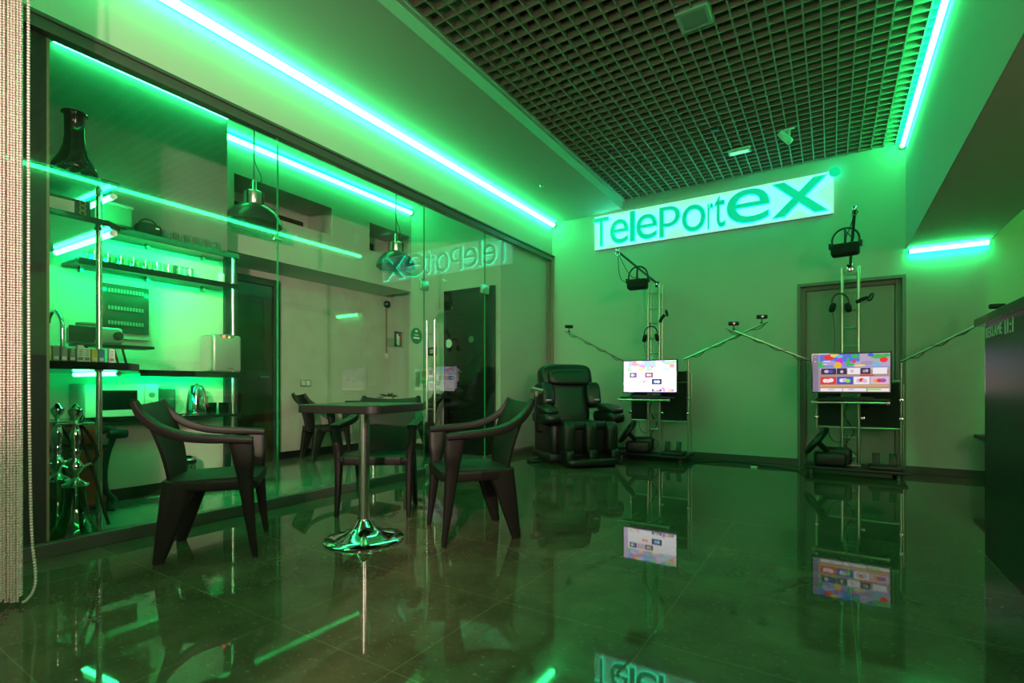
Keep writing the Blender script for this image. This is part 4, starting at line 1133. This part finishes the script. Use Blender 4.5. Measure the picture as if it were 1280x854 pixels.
for k in range(6): spots.append(((-4.66, 1.985 + .083 * k, 2.160), 'clear glass cup in the single row on the top shelf beside the black bag', 'cups on the top shelf'))
for k in range(9): spots.append(((-4.66, 1.50 + .083 * k, 1.880), 'clear glass cup in the front row on the second shelf', 'cups in front on the second shelf'))
for k in range(5): spots.append(((-4.77, 1.56 + .085 * k, 1.880), 'clear glass cup in the rear row on the second shelf', 'cups in the rear on the second shelf'))
for p, lab, grp in spots:
    c = c0 if first else copy_tree(c0); first = False
    c.location = p; c.rotation_euler = (0, 0, random.uniform(0, 6)); tag(c, lab, 'cup', grp)
fb = empty('picture_frame', (-4.80, 2.12, 1.880), .1, 'small framed card standing behind cups on the second shelf', 'frame')
MB().rbox(-.012, .012, -.02, .14, 0, .11, .003).build('frame', mat_black, fb)
MB().box(.012, .014, .005, .13, .012, .098).build('card', mat_card, fb)
sp = empty('soap_bottle', (-4.72, 2.46, 1.880), 0, 'pale bottle with a cap at the right end of the second shelf', 'bottle')
MB().lathe([(0, 0), (.030, 0), (.032, .01), (.032, .085), (.012, .105), (.012, .115), (0, .115)], n=20).build('body', mat_white, sp)
MB().lathe([(.014, .11), (.014, .14), (0, .14)], n=14).build('cap', mat_meter, sp)
# small boxes and a bottle along the worktop edge
rowy = [1.015, 1.055, 1.092, 1.130, 1.168, 1.200, 1.238, 1.272, 1.325]
rowm = [mat_yellow, mat_grey, mat_grey, mat_darkgreen, mat_card, mat_card, mat_yellow, mat_blue, mat_card]
rowl = ['yellow squeeze bottle, first in the row on the black worktop', 'dark grey carton with yellow foot beside the yellow squeeze bottle', 'grey carton, third in the row on the black worktop', 'dark green carton between grey and white cartons', 'tall white carton right of the dark green one',
        'pale carton left of the yellow carton on the worktop', 'yellow carton between the pale and blue cartons', 'blue carton in the row on the black worktop', 'white carton at the chrome post, last of the row']
for i, (y_, m_, lab) in enumerate(zip(rowy, rowm, rowl)):
    x_ = -3.845
    if i == 0:
        o = empty('squeeze_bottle', (x_, y_, 1.088), 0, lab, 'bottle')
        MB().lathe([(0, 0), (.018, 0), (.019, .01), (.019, .085), (.008, .105), (.008, .11), (0, .11)], n=18).build('body', m_, o)
        MB().lathe([(.010, .108), (.006, .135), (0, .138)], n=14).build('cap', mat_white, o)
        MB().box(.0185, .0195, -.008, .008, .015, .035).build('print', mat_card, o)
    else:
        h = (.088, .082, .078, .100, .084, .080, .082, .086)[i - 1]
        o = empty('carton', (x_, y_, 1.088), 0, lab, 'box', 'small cartons on the worktop')
        MB().box(-.015, .015, -.0155, .0155, 0, h).build('body', m_, o, bevel=.0015)
        q = MB().box(.015, .0158, -.011, .011, .008, .028)
        if i in (3, 4, 5, 8):
            for k in range(4): q.box(.015, .0158, -.009 + .001 * k, .009, .036 + .011 * k, .041 + .011 * k)
        q.build('print', mat_card if m_ is not mat_card else mat_grey, o)
# tap
tp = empty('tap', (-4.25, 1.20, 1.088), -.5, 'chrome gooseneck tap behind the small cartons', 'tap')
MB().lathe([(0, 0), (.03, 0), (.03, .012), (.02, .02), (.02, .06), (0, .06)], n=20).build('base', mat_chrome, tp)
MB().tube(spline([(0, 0, .05), (0, 0, .25), (-.02, -.02, .32), (-.09, -.06, .355), (-.16, -.10, .32), (-.175, -.11, .28)], 8), .012, 12).build('spout', mat_chrome, tp)
MB().tube([(0, 0, .05), (.05, .03, .075)], .007, 8).build('lever', mat_chrome, tp)
# coffee maker on a little stand
stn = empty('tray_stand', (-4.46, 1.42, 1.088), 0, 'small black folding stand on the worktop under the silver toaster', 'stand')
MB().rbox(-.10, .10, -.10, .36, .135, .155, .006).build('top', mat_black, stn)
for x_, y_ in ((-.07, -.05), (.07, -.05), (-.07, .16), (.07, .16)):
    MB().tube([(x_, y_, .135), (x_, y_ + .03, 0)], .008, 8).build('leg', mat_black, stn)
cm_ = empty('toaster', (-4.50, 1.44, 1.243), 0, 'silver toaster with a black front under the breaker panel', 'toaster')
MB().rbox(-.085, .085, -.13, .16, 0, .125, .025, 3).build('body', mat_silver, cm_)
MB().prism([(-.16, 0), (-.02, 0), (.015, .115), (-.16, .115)], 0, .004).xf(Matrix.Translation((.090, 0, .004)) @ Matrix(((0, 0, 1, 0), (1, 0, 0, 0), (0, 1, 0, 0), (0, 0, 0, 1)))).build('front_panel', mat_black, cm_)
MB().lathe([(0, 0), (.032, 0), (.030, .012), (0, .014)], (.086, .125, .065), 20, axis='x').build('dial', mat_black, cm_)
MB().box(-.05, -.02, -.10, .10, .124, .127).box(.02, .05, -.10, .10, .124, .127).build('slot', mat_black, cm_)
ld = centred(MB().puff((0, 0, .014), (.05, .075, .016), .7), 'oven_mitt', mat_brown, (-4.50, 1.42, 1.370), 'crumpled brown cloth lying on the silver toaster', 'cloth', smooth=180)
# breaker panel
bp_ = empty('breaker_panel', (-4.95, 1.61, 1.33), 0, 'grey electrical breaker panel with smoked windows on the wall', 'breaker panel')
MB().rbox(0, .035, 0, .36, 0, .50, .006).build('cabinet', mat_meter, bp_)
MB().rbox(.035, .055, .015, .345, .05, .44, .006).build('cover', mat_smoke, bp_)
for z in (.36, .22, .10):
    rr = MB().box(.055, .058, .05, .31, z, z + .055).build('breaker_row', mat_black, bp_)
    q = MB()
    for k in range(12): q.box(.058, .062, .056 + k * .021, .070 + k * .021, z + .012, z + .042)
    q.build('breaker', mat_grey, rr)
# silver humidifier on the worktop
hm = empty('air_purifier', (-4.72, 2.455, 1.072), 0, 'silver appliance with red and yellow lights on the worktop end', 'appliance')
MB().rbox(-.12, .12, -.125, .13, 0, .335, .025, 3).build('body', mat_silver, hm)
MB().box(-.1, .1, -.128, -.112, .01, .32).build('side_strip', mat_chrome, hm)
MB().rbox(-.09, .122, -.07, .06, .305, .338, .008).build('control_panel', mat_grey, hm)
MB().puff((.122, -.035, .318), (.006, .012, .010), .8, 12, 8).build('red_light', mat_redlamp, hm)
MB().puff((.122, .015, .316), (.004, .008, .007), .8, 12, 8).build('yellow_light', mat_yellowlamp, hm)
MB().box(.12, .1215, .0, .05, .03, .036).build('logo', mat_black, hm)
# microwave and its neighbours on the lower shelf
mw = empty('microwave', (-4.77, 1.665, .695), 0, 'white microwave oven on the lower shelf behind the chair', 'microwave')
MB().rbox(-.155, .145, -.235, .245, .010, .265, .010).build('body', mat_white, mw)
dr = MB().rbox(.145, .160, -.233, .145, .014, .262, .004).build('door', mat_white, mw)
MB().box(.160, .1615, -.165, .095, .065, .215).build('window', mat_blackgloss, dr)
pn = MB().rbox(.145, .158, .148, .243, .014, .262, .004).build('control_panel', mat_white, mw)
MB().lathe([(0, 0), (.022, 0), (.02, .015), (0, .015)], (.158, .195, .10), 18, axis='x').lathe([(0, 0), (.022, 0), (.02, .015), (0, .015)], (.158, .195, .18), 18, axis='x').build('knob', mat_silver, pn)
for x_, y_ in ((-.12, -.2), (.12, -.2), (-.12, .2), (.12, .2)): MB().lathe([(0, 0), (.012, 0), (.012, .012), (0, .012)], (x_, y_, 0), 10).build('foot', mat_black, mw)
bb = empty('induction_plate', (-4.86, 2.035, .695), 0, 'square dark plate leaning against the wall beside the microwave', 'plate')
MB().rbox(-.012, .012, -.105, .105, 0, .245, .006).build('panel', mat_smoke, bb)
kt = empty('kettle', (-4.74, 2.262, .695), 1.2, 'polished steel electric kettle on the lower shelf', 'kettle')
MB().lathe([(0, .012), (.080, .012), (.084, .03), (.080, .10), (.066, .20), (.058, .235), (0, .240)], n=36).build('body', mat_chrome, kt, 60)
MB().lathe([(0, 0), (.088, 0), (.088, .012), (0, .012)], n=28).build('base', mat_black, kt)
MB().lathe([(.050, .236), (.045, .255), (.012, .262), (.012, .272), (0, .274)], n=24).build('lid', mat_black, kt)
MB().sweep(spline([(0, -.060, .235), (0, -.105, .24), (0, -.125, .17), (0, -.110, .09), (0, -.082, .06)], 5), .013, .010, (1, 0, 0)).build('handle', mat_black, kt)
MB().tube([(0, .05, .19), (0, .085, .235)], [.025, .012], 10).build('spout', mat_chrome, kt)
MB().rbox(.075, .086, -.012, .012, .06, .16, .004).build('water_gauge', mat_red, kt)
di = centred(MB().lathe([(0, 0), (.03, 0), (.06, .018), (.056, .018), (.03, .005), (0, .005)], n=24), 'small_bowl', mat_chrome, (-4.64, 2.06, .695), 'small shiny bowl on the lower shelf left of the kettle', 'bowl')
def mug(loc, rz, lab):
    m = empty('dark_mug', loc, rz, lab, 'mug')
    MB().lathe([(0, 0), (.036, 0), (.042, .02), (.043, .10), (.039, .10), (.037, .01), (0, .01)], n=24).build('bowl', mat_darkglass, m)
    MB().torus((0, .055, .05), .026, .006, 18, 6, rot=Matrix.Rotation(PI / 2, 3, 'Y')).build('handle', mat_darkglass, m)
mug((-4.76, 2.395, .695), 1, 'dark glass mug on the lower shelf right beside the kettle')
mug((-4.70, 2.475, .695), 4, 'dark glass mug on the lower shelf close to the chrome post')
# hookahs on the floor
def make_hookah():
    h = empty('hookah', (0, 0, 0), 0)
    MB().lathe([(0, 0), (.135, 0), (.140, .012), (.132, .05), (.098, .115), (.066, .18), (.053, .25), (.052, .335), (.058, .345), (.058, .352), (.047, .352), (.046, .25), (.060, .18), (.09, .115), (.122, .05), (.125, .012), (0, .010)], n=40).build('vase', mat_hookah, h, 60)
    MB().lathe([(0, .345), (.062, .345), (.066, .360), (.045, .372), (.022, .385), (.014, .40)], n=24).build('seal', mat_chrome, h)
    MB().lathe([(.014, .02), (.014, .40), (.018, .415), (.034, .44), (.036, .47), (.018, .50), (.014, .52), (.026, .54), (.016, .56), (.022, .60), (.028, .64), (.020, .685), (.012, .70), (.012, .71)], n=20).build('stem', mat_chrome, h, 60)
    MB().lathe([(.0, .708), (.085, .712), (.088, .720), (.083, .720), (.0, .716)], n=32).build('tray', mat_chrome, h)
    MB().lathe([(.012, .716), (.014, .74), (.034, .775), (.036, .800), (.028, .802), (.008, .83), (0, .835)], n=20).build('bowl', mat_chrome, h)
    MB().tube([(.03, 0, .455), (.075, 0, .475)], .010, 8).tube([(-.03, 0, .455), (-.06, 0, .47)], .008, 8).build('hose_port', mat_chrome, h)
    MB().tube(spline([(.075, 0, .475), (.10, .01, .52), (.07, .03, .62), (.02, .05, .70), (.03, .06, .60), (.08, .08, .40), (.12, .09, .20), (.15, .10, .07)], 8), [.009] * 57, 8).build('hose', mat_blackmatte, h)
    return h
hk = make_hookah(); hk.location = (-3.80, 1.135, 0); hk.rotation_euler = (0, 0, 1.2)
tag(hk, 'chrome hookah with clear bell vase nearest the chrome post', 'hookah', 'hookahs on the floor')
h2 = copy_tree(hk); h2.location = (-4.10, 1.135, 0); h2.rotation_euler = (0, 0, 1.8); tag(h2, 'chrome hookah in the middle of the three', 'hookah', 'hookahs on the floor')
h3 = copy_tree(hk); h3.location = (-4.42, 1.125, 0); h3.rotation_euler = (0, 0, 2.2); tag(h3, 'chrome hookah at the black pier edge, farthest of the three', 'hookah', 'hookahs on the floor')
# red vacuum cleaner
vc = empty('vacuum_cleaner', (-4.64, 1.435, 0), .1, 'red canister vacuum cleaner with black hose behind the hookahs', 'vacuum cleaner')
MB().rbox(-.11, .11, -.12, .10, .06, .50, .03, 3).build('tank', mat_red, vc)
MB().rbox(-.10, .10, -.11, .09, .50, .66, .04, 3).build('head', mat_red, vc)
MB().box(-.112, .112, -.122, .102, .485, .505).build('band', mat_black, vc)
MB().tube(spline([(.0, -.02, .66), (0, .0, .72), (0, .05, .70), (0, .07, .66)], 6), .014, 8).build('handle', mat_black, vc)
MB().tube(spline([(.09, .07, .60), (.13, .10, .63), (.15, .12, .58), (.13, .09, .45), (.128, .07, .30), (.13, .08, .17), (.16, .12, .09), (.19, .09, .03)], 8), .020, 10).build('hose', mat_blackmatte, vc)
MB().rbox(.11, .18, .08, .21, .55, .62, .02).build('nozzle', mat_black, vc)
for x_, y_ in ((-.09, -.1), (.09, -.1), (-.09, .08), (.09, .08)): MB().lathe([(0, -.02), (.035, -.02), (.035, .02), (0, .02)], (x_, y_, .035), 16, axis='x').build('wheel', mat_black, vc)
# waste bin
bi = empty('waste_bin', (-4.78, 2.165, 0), 0, 'round steel pedal bin on the floor under the lower shelf', 'bin')
MB().lathe([(0, 0), (.10, 0), (.102, .015), (.102, .27), (0, .27)], n=36).build('body', mat_chrome, bi, 50)
MB().lathe([(.106, .27), (.106, .290), (.09, .30)], n=36).build('rim', mat_black, bi)
MB().lathe([(.104, .30), (.10, .325), (.06, .345), (0, .35)], n=36).build('lid', mat_chrome, bi, 60)
MB().rbox(.09, .13, -.02, .02, .01, .025, .005).build('pedal', mat_black, bi)
# wall switch, camera with conduit
sw = empty('wall_switch', (-6.0, 4.16, .945), 0, 'double steel switch plate on the wall above the far armchair', 'switch')
MB().rbox(0, .012, 0, .16, 0, .095, .004).build('plate', mat_steel, sw)
MB().rbox(.012, .017, .012, .074, .014, .081, .003).rbox(.012, .017, .086, .148, .014, .081, .003).build('rocker', mat_white, sw)
cc = empty('security_camera', (-6.0, 5.70, 2.20), 0, 'small dark dome security camera high in the kitchen corner', 'camera')
MB().lathe([(0, 0), (.055, 0), (.058, .02), (.05, .05), (.03, .07), (0, .075)], (0, 0, .06), 24, axis='x').build('dome', mat_black, cc)
MB().box(0, .014, -.012, .012, -.72, .03).build('conduit', mat_brown, cc)
MB().rbox(0, .03, -.03, .03, -.80, -.72, .005).build('socket', mat_white, cc)

# ------------------------------------------------------------------ world: a dark room
w = bpy.data.worlds.new('world'); scene.world = w; w.use_nodes = True
w.node_tree.nodes['Background'].inputs['Color'].default_value = (.5, .6, .55, 1)
w.node_tree.nodes['Background'].inputs['Strength'].default_value = 0.004
